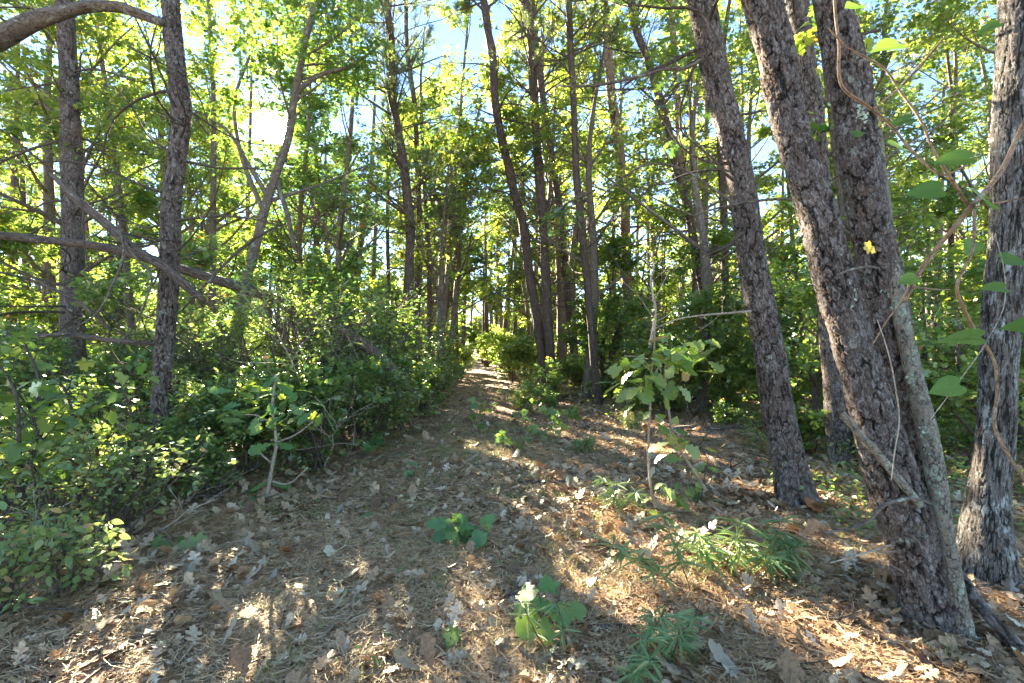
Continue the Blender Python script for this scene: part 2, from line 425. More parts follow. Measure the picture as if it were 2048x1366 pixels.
def barkmat(name, base, plate, crack, hi, sx, sz, depth, disp=False, furrow=False, lichen=0.25, lich_col=(.42, .47, .38)):
    m, t, o = newmat(name)
    at = node(t, "ShaderNodeAttribute", attribute_name='bc')
    mp = t.nodes.new("ShaderNodeMapping"); mp.inputs['Scale'].default_value = (sx, sx, sz)
    t.links.new(at.outputs['Vector'], mp.inputs['Vector'])
    nz = node(t, "ShaderNodeTexNoise", Scale=.9, Detail=6.0, Roughness=.68)
    t.links.new(mp.outputs[0], nz.inputs['Vector'])
    dv = t.nodes.new("ShaderNodeVectorMath"); dv.operation = 'MULTIPLY_ADD'
    dv.inputs[1].default_value = (1.9, 1.9, 1.5) if not furrow else (1.1, 1.1, 3.0)
    t.links.new(nz.outputs['Color'], dv.inputs[0]); t.links.new(mp.outputs[0], dv.inputs[2])
    vo = node(t, "ShaderNodeTexVoronoi", feature='DISTANCE_TO_EDGE', Scale=1.0)
    vc = node(t, "ShaderNodeTexVoronoi", feature='F1', Scale=1.0)
    v2 = node(t, "ShaderNodeTexVoronoi", feature='F1', Scale=2.7)
    for v in (vo, vc, v2): t.links.new(dv.outputs[0], v.inputs['Vector'])
    wn = node(t, "ShaderNodeTexNoise", Scale=.8, Detail=2.0)
    t.links.new(mp.outputs[0], wn.inputs['Vector'])
    ck = node(t, "ShaderNodeMapRange", interpolation_type='SMOOTHSTEP')
    ck.inputs['From Min'].default_value = -.02
    t.links.new(mathn(t, 'MAXIMUM', mathn(t, 'MULTIPLY', mathn(t, 'SUBTRACT', wn.outputs['Fac'], .40), .6 if not furrow else 1.0), .015), ck.inputs['From Max'])
    t.links.new(vo.outputs['Distance'], ck.inputs['Value'])
    fn = node(t, "ShaderNodeTexNoise", Scale=4.5, Detail=8.0, Roughness=.75)
    t.links.new(mp.outputs[0], fn.inputs['Vector'])
    # colour
    ve = node(t, "ShaderNodeTexVoronoi", feature='DISTANCE_TO_EDGE', Scale=2.7)
    t.links.new(dv.outputs[0], ve.inputs['Vector'])
    fe = node(t, "ShaderNodeMapRange", interpolation_type='SMOOTHSTEP'); fe.inputs['From Max'].default_value = .10
    t.links.new(ve.outputs['Distance'], fe.inputs['Value'])
    spv = t.nodes.new("ShaderNodeSeparateColor"); t.links.new(v2.outputs['Color'], spv.inputs[0])
    bn = node(t, "ShaderNodeTexNoise", Scale=.35, Detail=3.0); t.links.new(mp.outputs[0], bn.inputs['Vector'])
    cr = ramp(t, [(0, base), (.35, plate), (.7, tuple(.5 * (x + y) for x, y in zip(base, hi))), (1, hi)], mathn(t, 'MULTIPLY_ADD', mathn(t, 'SUBTRACT', bn.outputs['Fac'], .5), 1.2, spv.outputs[0]))
    warm = mixc(t, cr.outputs[0], tuple(min(1, x * k) for x, k in zip(plate, (1.35, .92, .68))), mathn(t, 'MULTIPLY', spv.outputs[2], .55))
    c1 = mixc(t, warm, hi, mathn(t, 'MULTIPLY', mathn(t, 'SUBTRACT', fn.outputs['Fac'], .50), 4.0))
    c1 = mixc(t, c1, base, mathn(t, 'MULTIPLY', mathn(t, 'SUBTRACT', .47, fn.outputs['Fac']), 5.0))
    c1 = mixc(t, mixc(t, crack, base, .5), c1, mathn(t, 'MULTIPLY_ADD', fe.outputs[0], .6, .4))
    c2 = mixc(t, crack, c1, ck.outputs[0])
    ln = node(t, "ShaderNodeTexNoise", Scale=2.2 if not furrow else 1.2, Detail=5.0, Roughness=.75)
    lm = t.nodes.new("ShaderNodeMapping"); lm.inputs['Scale'].default_value = (6, 6, 4) if not furrow else (12, 12, 7)
    t.links.new(at.outputs['Vector'], lm.inputs['Vector']); t.links.new(lm.outputs[0], ln.inputs['Vector'])
    lf = node(t, "ShaderNodeMapRange"); lf.inputs['From Min'].default_value = .68 - lichen * .3; lf.inputs['From Max'].default_value = .76 - lichen * .3
    t.links.new(ln.outputs['Fac'], lf.inputs['Value'])
    lmask = mathn(t, 'MULTIPLY', mathn(t, 'MULTIPLY', lf.outputs[0], ck.outputs[0]), .8)
    c3 = mixc(t, c2, lich_col, lmask)
    bs = t.nodes.new("ShaderNodeBsdfPrincipled"); bs.inputs['Roughness'].default_value = .8
    bs.inputs['Specular IOR Level'].default_value = .3
    t.links.new(c3, bs.inputs['Base Color'])
    # height
    h1 = mathn(t, 'MULTIPLY', ck.outputs[0], .8)
    sp = t.nodes.new("ShaderNodeSeparateColor"); t.links.new(vc.outputs['Color'], sp.inputs[0])
    h2 = mathn(t, 'MULTIPLY_ADD', sp.outputs[0], .45, h1)
    sp2 = t.nodes.new("ShaderNodeSeparateColor"); t.links.new(v2.outputs['Color'], sp2.inputs[0])
    h3 = mathn(t, 'MULTIPLY_ADD', sp2.outputs[1], .22, h2)
    h = mathn(t, 'MULTIPLY_ADD', fe.outputs[0], .18, mathn(t, 'MULTIPLY_ADD', fn.outputs['Fac'], .55, h3))
    if disp:
        dn = t.nodes.new("ShaderNodeDisplacement"); dn.inputs['Midlevel'].default_value = .9; dn.inputs['Scale'].default_value = depth
        t.links.new(h, dn.inputs['Height']); t.links.new(dn.outputs[0], o.inputs['Displacement'])
        m.displacement_method = 'BOTH'
    else:
        bp = t.nodes.new("ShaderNodeBump"); bp.inputs['Strength'].default_value = .9; bp.inputs['Distance'].default_value = depth
        t.links.new(h, bp.inputs['Height']); t.links.new(bp.outputs[0], bs.inputs['Normal'])
    t.links.new(bs.outputs[0], o.inputs[0])
    for n_ in t.nodes:
        if n_.bl_idname == 'ShaderNodeMix': n_.clamp_factor = True
    return m
M['bark_near'] = barkmat('pitch pine bark', (.065, .046, .035), (.135, .11, .095), (.014, .010, .008), (.31, .285, .26), 23, 9.5, .020, True)
M['bark_oak'] = barkmat('oak bark', (.07, .058, .047), (.15, .138, .12), (.02, .016, .012), (.36, .35, .32), 46, 9, .012, True, True, .42, (.5, .52, .48))
M['bark_stem'] = barkmat('scaly stem bark', (.15, .13, .10), (.25, .22, .17), (.045, .035, .03), (.34, .33, .27), 48, 26, .006, True, False, .45, (.38, .45, .33))
M['bark_mid'] = barkmat('dark pine bark', (.06, .042, .032), (.10, .075, .06), (.02, .014, .01), (.18, .145, .12), 22, 7, .012)
M['bark_red'] = barkmat('reddish pine bark', (.18, .10, .06), (.28, .18, .11), (.045, .03, .02), (.40, .29, .2), 22, 7, .012)
M['bark_far'] = barkmat('distant bark', (.07, .052, .042), (.11, .085, .07), (.025, .02, .015), (.16, .13, .11), 25, 9, .01)
M['bark_grey'] = barkmat('grey limb bark', (.09, .073, .058), (.16, .135, .11), (.035, .028, .022), (.28, .25, .21), 40, 16, .004, False, False, .35)
M['bark_dead'] = barkmat('weathered dead wood', (.07, .052, .04), (.13, .10, .082), (.025, .018, .014), (.25, .215, .18), 50, 8, .005)
M['twig'] = barkmat('twig bark', (.055, .042, .034), (.10, .08, .066), (.025, .02, .015), (.17, .14, .12), 60, 30, .002)
M['twig_pale'] = barkmat('pale twig bark', (.30, .26, .20), (.42, .37, .30), (.14, .11, .08), (.52, .48, .42), 60, 30, .002)
M['vine'] = barkmat('brown vine bark', (.20, .125, .07), (.32, .21, .13), (.10, .06, .035), (.42, .31, .21), 60, 30, .002)
m, t, o = newmat('crusty lichen')
nz = node(t, "ShaderNodeTexNoise", Scale=60.0, Detail=4.0)
gc = node(t, "ShaderNodeTexCoord"); t.links.new(gc.outputs['Object'], nz.inputs['Vector'])
rp = ramp(t, [(.3, (.25, .32, .22)), (.7, (.52, .60, .46))], nz.outputs['Fac'])
bs = t.nodes.new("ShaderNodeBsdfPrincipled"); bs.inputs['Roughness'].default_value = .9
t.links.new(rp.outputs[0], bs.inputs['Base Color']); t.links.new(bs.outputs[0], o.inputs[0])
M['lichen'] = m

def groundmat(name, stops, sc=14):
    m, t, o = newmat(name)
    gc = t.nodes.new("ShaderNodeTexCoord")
    a = node(t, "ShaderNodeTexNoise", Scale=float(sc), Detail=9.0, Roughness=.75)
    b = node(t, "ShaderNodeTexNoise", Scale=1.1, Detail=3.0)
    v = node(t, "ShaderNodeTexVoronoi", feature='F1', Scale=26.0)
    for n in (a, b): t.links.new(gc.outputs['Object'], n.inputs['Vector'])
    dv = t.nodes.new("ShaderNodeVectorMath"); dv.operation = 'MULTIPLY_ADD'; dv.inputs[1].default_value = (.3, .3, .3)
    t.links.new(a.outputs['Color'], dv.inputs[0]); t.links.new(gc.outputs['Object'], dv.inputs[2])
    t.links.new(dv.outputs[0], v.inputs['Vector'])
    f = mathn(t, 'ADD', mathn(t, 'MULTIPLY', a.outputs['Fac'], .75), mathn(t, 'MULTIPLY', b.outputs['Fac'], .25))
    r = ramp(t, stops, f)
    sp = t.nodes.new("ShaderNodeSeparateColor"); t.links.new(v.outputs['Color'], sp.inputs[0])
    c = mixc(t, r.outputs[0], mixc(t, (.12, .08, .05), (.50, .40, .30), sp.outputs[1]), .45)
    bs = t.nodes.new("ShaderNodeBsdfPrincipled"); bs.inputs['Roughness'].default_value = .95
    bs.inputs['Specular IOR Level'].default_value = .15
    t.links.new(c, bs.inputs['Base Color'])
    bp = t.nodes.new("ShaderNodeBump"); bp.inputs['Strength'].default_value = .8; bp.inputs['Distance'].default_value = .03
    t.links.new(mathn(t, 'ADD', a.outputs['Fac'], sp.outputs[0]), bp.inputs['Height']); t.links.new(bp.outputs[0], bs.inputs['Normal'])
    t.links.new(bs.outputs[0], o.inputs[0])
    return m
M['ground'] = groundmat('leaf mould', [(.3, (.14, .09, .055)), (.5, (.36, .24, .155)), (.7, (.58, .44, .31))])
M['path'] = groundmat('trodden needle path', [(.3, (.22, .135, .08)), (.5, (.46, .31, .19)), (.7, (.66, .49, .33))], 18)

# ------------------------------------------------------------------ ground and path
def grid(xs, ys, zf):
    X, Y = np.meshgrid(xs, ys); Z = zf(X, Y)
    V = np.stack([X, Y, Z], -1).reshape(-1, 3)
    nx = len(xs); ny = len(ys)
    i = np.arange(ny - 1)[:, None] * nx + np.arange(nx - 1)[None]
    q = np.stack([i, i + 1, i + nx + 1, i + nx], -1).reshape(-1, 4)
    return V, q
def spaced(n0, step, grow, lim):
    v = [0.0]; s = step
    while v[-1] < lim:
        v.append(v[-1] + s)
        if v[-1] > n0: s *= grow
    return np.array(v)
px_ = spaced(9, .09, 1.12, 600); xs = np.concatenate([-px_[::-1], px_[1:]])
py_ = spaced(12, .09, 1.12, 700); ys = np.concatenate([-spaced(4, .4, 1.4, 200)[::-1], py_[1:]])
V, q = grid(xs, ys, gz)
g = Geo(); g.add(V, [q]); go = g.put('ground', M['ground'], smooth=True); tag(go, kind='structure')
ys = spaced(14, .12, 1.05, 60)
rg = rs(3)
V = []; nx = 13
for y in ys:
    nw_ = 1 - .35 * min(1, max(0, (y - 7) / 8)); wl = .75 + .18 * math.sin(y * 1.9) + .1 * math.sin(y * 4.7 + 2); wr = .75 + .16 * math.sin(y * 1.5 + 1) + .1 * math.sin(y * 5.3)
    c = float(pathx(y))
    for u in np.linspace(-1, 1, nx):
        x = c + nw_ * (u * (wl if u < 0 else wr)) + .03 * math.sin(y * 9 + u * 5)
        V.append((x, y, 0))
V = np.array(V); V[:, 2] = gz(V[:, 0], V[:, 1]) + .006
ny = len(ys); i = np.arange(ny - 1)[:, None] * nx + np.arange(nx - 1)[None]
q = np.stack([i, i + 1, i + nx + 1, i + nx], -1).reshape(-1, 4)
g = Geo(); g.add(V, [q]); po = g.put('path', M['path'], smooth=True); tag(po, kind='structure')

# leaves are left out along these lines, to show the sun and light chosen spots
GAPS.append((np.array([0, 0, CH]), SD, .0, 3, 100))
def sungap(p, r): GAPS.append((np.array(p, float), SD, r, .5, 100))
GAPS[0] = (np.array([0, 0, CH]), SD, -1, 2, 140)
for (px, py, r) in ((1440, 860, .42), (1250, 850, .40), (1330, 900, .3), (1290, 1060, .3), (1180, 880, .28), (1430, 1140, .22), (1640, 1270, .22), (1690, 1020, .22), (1230, 1180, .16)):
    sungap(G(px, py), r * 1.5)
for (px, py, Y, r) in ((1440, 300, 4.3, .3), (1490, 560, 4.3, .22), (1540, 760, 4.3, .25), (1550, 130, 2.7, .2), (1620, 420, 2.6, .18), (1690, 640, 2.5, .2), (1745, 850, 2.5, .15),
                       (1230, 150, 14, .5), (1250, 420, 14, .5), (600, 600, 7, .35), (540, 640, 6.6, .3), (720, 200, 12, .7), (560, 780, 4.7, .2), (1300, 745, 3.2, .09), (450, 600, 7, .3), (660, 560, 7.2, .32), (720, 590, 8, .3), (390, 640, 7, .25), (820, 600, 9, .35), (200, 700, 6, .3), (90, 740, 6, .3), (600, 690, 6.4, .25), (500, 670, 6.6, .22), (130, 940, 3.9, .25), (250, 900, 4.3, .22), (1900, 800, 5, .3), (1950, 950, 4.4, .25), (1650, 760, 7, .35), (935, 640, 32, 1.6), (1010, 655, 44, 2.2), (900, 660, 24, 1.0), (1060, 620, 26, 1.2), (1300, 600, 15, .8), (1170, 660, 18, .8), (1400, 690, 12, .5), (1560, 620, 11, .6), (1850, 600, 9, .6), (1950, 500, 9, .6)):
    sungap(P(px, py, Y), r * 1.25)

# ------------------------------------------------------------------ the trunks that can be told apart
def stem(parent, pts, Y, mat, sides=14, step=.08, top=None, wob=.06, seed=1, flare=1.25, dYtop=0.0, name='trunk', ground=True, fine=None, dsp=0.0):
    """pts: (px, py, width px) top to bottom at depth Y (dYtop leans the top nearer or farther)"""
    rng = rs(seed)
    pts = list(pts)[::-1]
    n = len(pts); Pp = []; R = []
    y0 = pts[0][1]; y1 = pts[-1][1]
    for (px, py, w) in pts:
        k = (y0 - py) / max(1, (y0 - y1)); yy = Y + dYtop * k
        Pp.append(P(px, py, yy)); R.append(WR(px, w, yy, dsp) * .96)
    Pp = np.array(Pp); R = np.array(R)
    if ground:
        gzz = float(gz(Pp[0, 0], Pp[0, 1]))
        if Pp[0, 2] > gzz + .02:
            d = Pp[0] - Pp[1]; d = d / max(abs(d[2]), .2)
            e = Pp[0] + d * (Pp[0, 2] - gzz) * np.array([.6, .3, 1]); e[2] = gzz
            Pp = np.concatenate([[e], Pp]); R = np.concatenate([[R[0] * 1.05], R])
        e = Pp[0] - np.array([0, 0, .12]); Pp = np.concatenate([[e], Pp]); R = np.concatenate([[R[0] * flare], R])
        k_ = 1
        while k_ < len(Pp) and Pp[k_, 2] < gzz + .3: k_ += 1
        hb = gzz + .22
        if k_ < len(Pp):
            u_ = (hb - Pp[1, 2]) / max(.01, Pp[k_, 2] - Pp[1, 2]); m_ = Pp[1] + (Pp[k_] - Pp[1]) * u_
            if 0 < u_ < 1: 
                Pp = np.concatenate([Pp[:2], [m_], Pp[k_:]]); R = np.concatenate([[R[0] * 1.1, R[1] * (1 + (flare - 1) * .7)], [R[1] * .99], R[k_:]])
    C, RR = curve(Pp, R, fine or step)
    g = Geo()
    if top and top > Pp[-1, 2] + .3:
        d = norm(Pp[-1] - Pp[-2]); d = norm(d + np.array([0, 0, .35]))
        h = top - Pp[-1, 2]; nn = 9
        ex = [C[-1]]; er = [RR[-1]]
        for k in range(1, nn):
            d = norm(d + np.array([rng.normal() * .05, rng.normal() * .05, .06]))
            ex.append(ex[-1] + d * h / nn); er.append(RR[-1] * (1 - .75 * k / nn))
        C = np.concatenate([C, np.array(ex[1:])]); RR = np.concatenate([RR, np.array(er[1:])])
    tubes(g, C, RR, sides, wob, rng)
    ob = g.put(name, mat, parent, smooth=True)
    return ob, C, RR

def dead_limbs(parent, rng, C, R, n, z0, z1, L, mat, up=.1, ang=1.25, sub=4, rmul=.22, names='branch', side=None, minr=.010, sub2=2):
    """bare, crooked limbs; each one its own mesh"""
    zz = C[:, 2]
    for k in range(n):
        z = rng.uniform(z0, z1); i = int(np.argmin(np.abs(zz - z))); i = max(1, min(i, len(C) - 2))
        d0 = rng.normal(size=3) * np.array([1, .8, .12])
        if side is not None and rng.random() < .6: d0[0] = side * abs(d0[0])
        d0 = norm(d0); l = L * rng.uniform(.45, 1.2); m = 9
        pts = [C[i]]; d = norm(d0 + np.array([0, 0, rng.uniform(-.25, .45)])); wv = rng.normal(size=3)
        for s in range(1, m):
            wv = norm(wv + rng.normal(size=3) * .8); d = norm(d + .22 * wv + np.array([0, 0, up * .4])); pts.append(pts[-1] + d * l / (m - 1))
        pts = np.array(pts); r0 = max(minr, R[i] * rmul * rng.uniform(.6, 1.1))
        B = pts[None]; BR = (r0 * np.linspace(1, .3, m))[None]
        g = Geo(); tubes(g, B, BR, 6)
        S, SR = spawn(rng, B, BR, sub, .25, .95, l * .45, .75, up, 6, .65, .6, .35)
        tubes(g, S, SR, 4)
        if sub2:
            S2, SR2 = spawn(rng, S, SR, sub2, .25, .95, l * .2, .7, up, 5, .65, .6, .4)
            tubes(g, S2, SR2, 3)
        g.put(names, mat, parent, smooth=True)

def needle_crown(parent, rng, C, R, z0, z1, L, n, mat='needle', tuft=20, size=.13, gaps=True):
    i0 = int(np.argmin(np.abs(C[:, 2] - z0))); B = C[i0:][None]; BR = R[i0:][None]
    L1, R1 = spawn(rng, B, BR, n, .0, 1, L, 1.15, .25, 8, .4, .4, .3)
    k_ = clear_sun(L1); L1 = L1[k_]; R1 = R1[k_]
    L2, R2 = spawn(rng, L1, R1, 5, .25, 1, L * .45, .7, .35, 6, .6, .4, .4)
    g = Geo(); tubes(g, L1, R1, 5); tubes(g, L2, R2, 3)
    g.put('limbs', M['twig'], parent, smooth=True)
    L3, R3 = spawn(rng, L2, R2, 3, .35, 1, .22, .6, .5, 3, .6, .3)
    allt = np.concatenate([L3[:, -1], L2[:, -1], L3[:, 1]]); dirs = np.concatenate([L3[:, -1] - L3[:, 0], L2[:, -1] - L2[:, -2], L3[:, -1] - L3[:, 0]])
    idx = np.repeat(np.arange(len(allt)), tuft)
    a = norm(norm(dirs)[idx] * .7 + rng.normal(size=(len(idx), 3)) * .6)
    p = allt[idx] - norm(dirs)[idx] * rng.uniform(0, .08, (len(idx), 1))
    k = gapmask(p) if gaps else np.ones(len(p), bool)
    g = Geo(); tubes(g, L3, R3, 3)
    leaves(g, rng, p[k], a[k], rng.normal(size=(k.sum(), 3)), size * rng.uniform(.7, 1.2, k.sum()), (T_NEEDLE[0] * np.array([1, 3.2, 1]), T_NEEDLE[1]), .1)
    if 'v' in g.A:
        n0 = len(g.V[0]); g.A['v'].insert(0, np.full(n0, .3)); g.A['bc'].append(np.zeros((len(g.V[1]), 3)))
    g.put('crown', M[mat], parent)

def broad_crown(parent, rng, C, R, z0, L, n1, per, size, tmpl, mat, flat=.3, up=.35, n2=5, n3=4, tone=(.5, .22), name='crown', gmin=3.0, limb_mat=None, ang=1.0):
    i0 = int(np.argmin(np.abs(C[:, 2] - z0))); B = C[i0:][None]; BR = R[i0:][None]
    L1, R1 = spawn(rng, B, BR, n1, .0, 1, L, ang, up, 8, .5, .45, .3)
    L2, R2 = spawn(rng, L1, R1, n2, .2, 1, L * .5, .8, up * .6, 6, .6, .5, .35, flat=flat)
    L3, R3 = spawn(rng, L2, R2, n3, .2, 1, L * .26, .8, .1, 4, .6, .5, .5, flat=flat)
    a_, b_, c_ = clear_sun(L1), clear_sun(L2), clear_sun(L3)
    g = Geo(); tubes(g, L1[a_], R1[a_], 6); tubes(g, L2[b_], np.maximum(R2[b_], .004), 4); tubes(g, L3[c_], np.maximum(R3[c_], .002), 3)
    g.put('limbs', limb_mat or M['bark_grey'], parent, smooth=True)
    g = Geo()
    foliage(g, rng, np.concatenate([L3]), per, size, tmpl, spread=.16, tilt=.55, gmin=gmin, tone=tone)
    g.put(name, M[mat], parent)

def pine(name, label, cat, pts, Y, mat='bark_mid', sides=12, top=13, limbs=8, seed=1, fine=None, crown=True, z=(2.2, 7), L=1.6, side=None, dYtop=0, flare=1.3, sub2=2, ncr=16, wob=.05, nz0=None):
    b = pts[-1]
    base = P(b[0], b[1], Y); loc = (base[0], base[1], float(gz(base[0], base[1])))
    t = thing(name, label, cat, loc)
    ob, C, R = stem(t, pts, Y, M[mat], sides, .12, top, wob, seed, flare, dYtop, fine=fine, dsp=.006 if fine else 0)
    rng = rs(seed + 500)
    if limbs: dead_limbs(t, rng, C, R, int(limbs * 2.1), z[0], z[1], L, M['twig'], side=side, sub2=sub2)
    if crown: needle_crown(t, rng, C, R, nz0 or top - 2.6, top, 1.5 if not nz0 else 2.0, ncr)
    return t, C, R

# --- the three big pines on the right
t13, C13, R13 = pine('pine_tree', 'scaly barked pine leaning left, just left of the joined pair of thick trunks', 'tree',
    [(1400, -10, 54), (1420, 100, 54), (1443, 200, 54), (1464, 280, 53), (1480, 350, 53), (1493, 440, 55), (1507, 540, 58), (1526, 640, 60), (1543, 740, 64), (1562, 840, 66), (1579, 930, 70), (1592, 1015, 80)],
    4.46, 'bark_near', 72, 12, 5, 11, .012, z=(2.2, 4.4), L=1.1, side=-1, flare=1.35)
t14, C14, R14 = pine('pine_tree', 'thickest leaning pine with flaky purplish bark, in front of its twin at the right', 'tree',
    [(1520, -10, 72), (1550, 100, 72), (1566, 180, 72), (1584, 260, 72), (1606, 340, 70), (1634, 430, 76), (1657, 520, 80), (1681, 600, 82), (1706, 680, 86), (1735, 780, 95), (1762, 880, 104), (1790, 980, 108), (1820, 1080, 112), (1848, 1180, 112), (1868, 1268, 122)],
    2.52, 'bark_near', 104, 12, 0, 14, .0085, flare=1.3, ncr=14)
t15, C15, R15 = pine('pine_tree', 'thick pine rising behind the right edge of the thickest leaning one', 'tree',
    [(1664, -10, 74), (1688, 120, 84), (1703, 200, 84), (1716, 300, 82), (1733, 400, 84), (1750, 500, 84), (1768, 600, 86), (1788, 700, 88), (1806, 800, 90), (1826, 920, 90), (1846, 1040, 92), (1868, 1180, 100)],
    2.72, 'bark_near', 92, 12, 0, 15, .009, flare=1.3, ncr=14)
t = thing('leaning_oak', 'slim lichen covered stem pressed against the right side of the twin pines', 'tree', (P(1935, 1300, 2.36)[0], 2.36, float(gz(P(1935, 1300, 2.36)[0], 2.36))))
_, C16, R16 = stem(t, [(1752, 262, 22), (1768, 400, 27), (1776, 500, 30), (1791, 580, 33), (1812, 680, 36), (1836, 780, 40), (1856, 860, 42), (1874, 960, 42), (1889, 1060, 38), (1903, 1160, 35), (1920, 1240, 34), (1938, 1312, 38)],
     2.36, M['bark_stem'], 40, .05, None, .07, 16, 1.1, .4, fine=.010)
g = Geo(); rng = rs(160)
t19, C19, R19 = pine('oak_tree', 'grey furrowed oak trunk with pale lichen flecks at the right edge', 'tree',
    [(2050, -10, 112), (2036, 120, 106), (2030, 220, 100), (2022, 400, 90), (2012, 520, 86), (2005, 620, 86), (1997, 750, 84), (1988, 880, 86), (1980, 980, 90), (1973, 1080, 100), (1968, 1175, 124)],
    3.0, 'bark_oak', 108, 11, 0, 19, .0095, crown=False, flare=1.35)
broad_crown(t19, rs(190), C19, R19, 4.6, 2.6, 10, 26, .12, T_HEX, 'leaf_canopy', gmin=3.4)
t18, C18, R18 = pine('pine_tree', 'grey pine trunk glimpsed through the gap between the two thick leaning pines', 'tree',
    [(1592, -10, 46), (1606, 100, 46), (1622, 200, 44), (1634, 300, 42), (1642, 400, 42), (1650, 520, 42), (1662, 700, 44), (1676, 880, 48), (1684, 930, 52)], 6.1, 'bark_near', 40, 12, 4, 18, .03, z=(3.4, 6), L=1.2, side=1)

# --- left
pine('pine_tree', 'dark straight pine with vertical scaly bark standing in the left shrubs', 'tree',
    [(340, -10, 36), (346, 60, 38), (355, 150, 40), (362, 220, 44), (352, 330, 40), (342, 420, 40), (341, 500, 40), (336, 600, 40), (326, 750, 42), (323, 850, 44), (330, 960, 52)],
    5.4, 'bark_near', 56, 12, 7, 21, .016, z=(2.0, 4.6), L=1.5)
pine('pine_tree', 'broad grey pine at the far left behind the leaning broken snag', 'tree',
    [(128, -10, 42), (136, 120, 42), (141, 250, 44), (146, 440, 46), (148, 600, 46), (150, 760, 48), (150, 860, 52)],
    8.2, 'bark_near', 40, 12, 10, 22, .035, z=(2.0, 7), L=2.0)
t3 = thing('oak_tree', 'slender forked oak leaning right in front of the sun', 'tree', (P(470, 830, 9.2)[0], 9.2, 0))
_, C3, R3 = stem(t3, [(644, -10, 13), (616, 60, 14), (601, 130, 15), (588, 200, 16), (576, 280, 17), (553, 345, 18), (532, 410, 20), (509, 500, 21), (484, 590, 22), (462, 700, 25), (450, 845, 30)], 9.2, M['bark_grey'], 14, .1, 12, .06, 3)
for k, pts in enumerate([[(585, 190, 12), (640, 150, 9), (700, 132, 7), (760, 90, 5)], [(538, 395, 11), (500, 335, 8), (455, 262, 6), (375, 212, 5)], [(547, 345, 12), (572, 420, 9), (590, 500, 8)], [(525, 420, 10), (480, 300, 8), (470, 200, 6), (500, 110, 5)]]):
    g = Geo(); C_, R_ = curve([P(a, b, 9.2 + .12 * i) for i, (a, b, w) in enumerate(pts)], [w / 2 / F * 9.2 for a, b, w in pts], .12); tubes(g, C_, R_, 8, .05, rs(k)); g.put('limb', M['bark_grey'], t3, smooth=True)
broad_crown(t3, rs(33), C3, R3, 4.0, 2.6, 12, 24, .09, T_HEX, 'leaf_canopy', gmin=4, tone=(.3, .2))

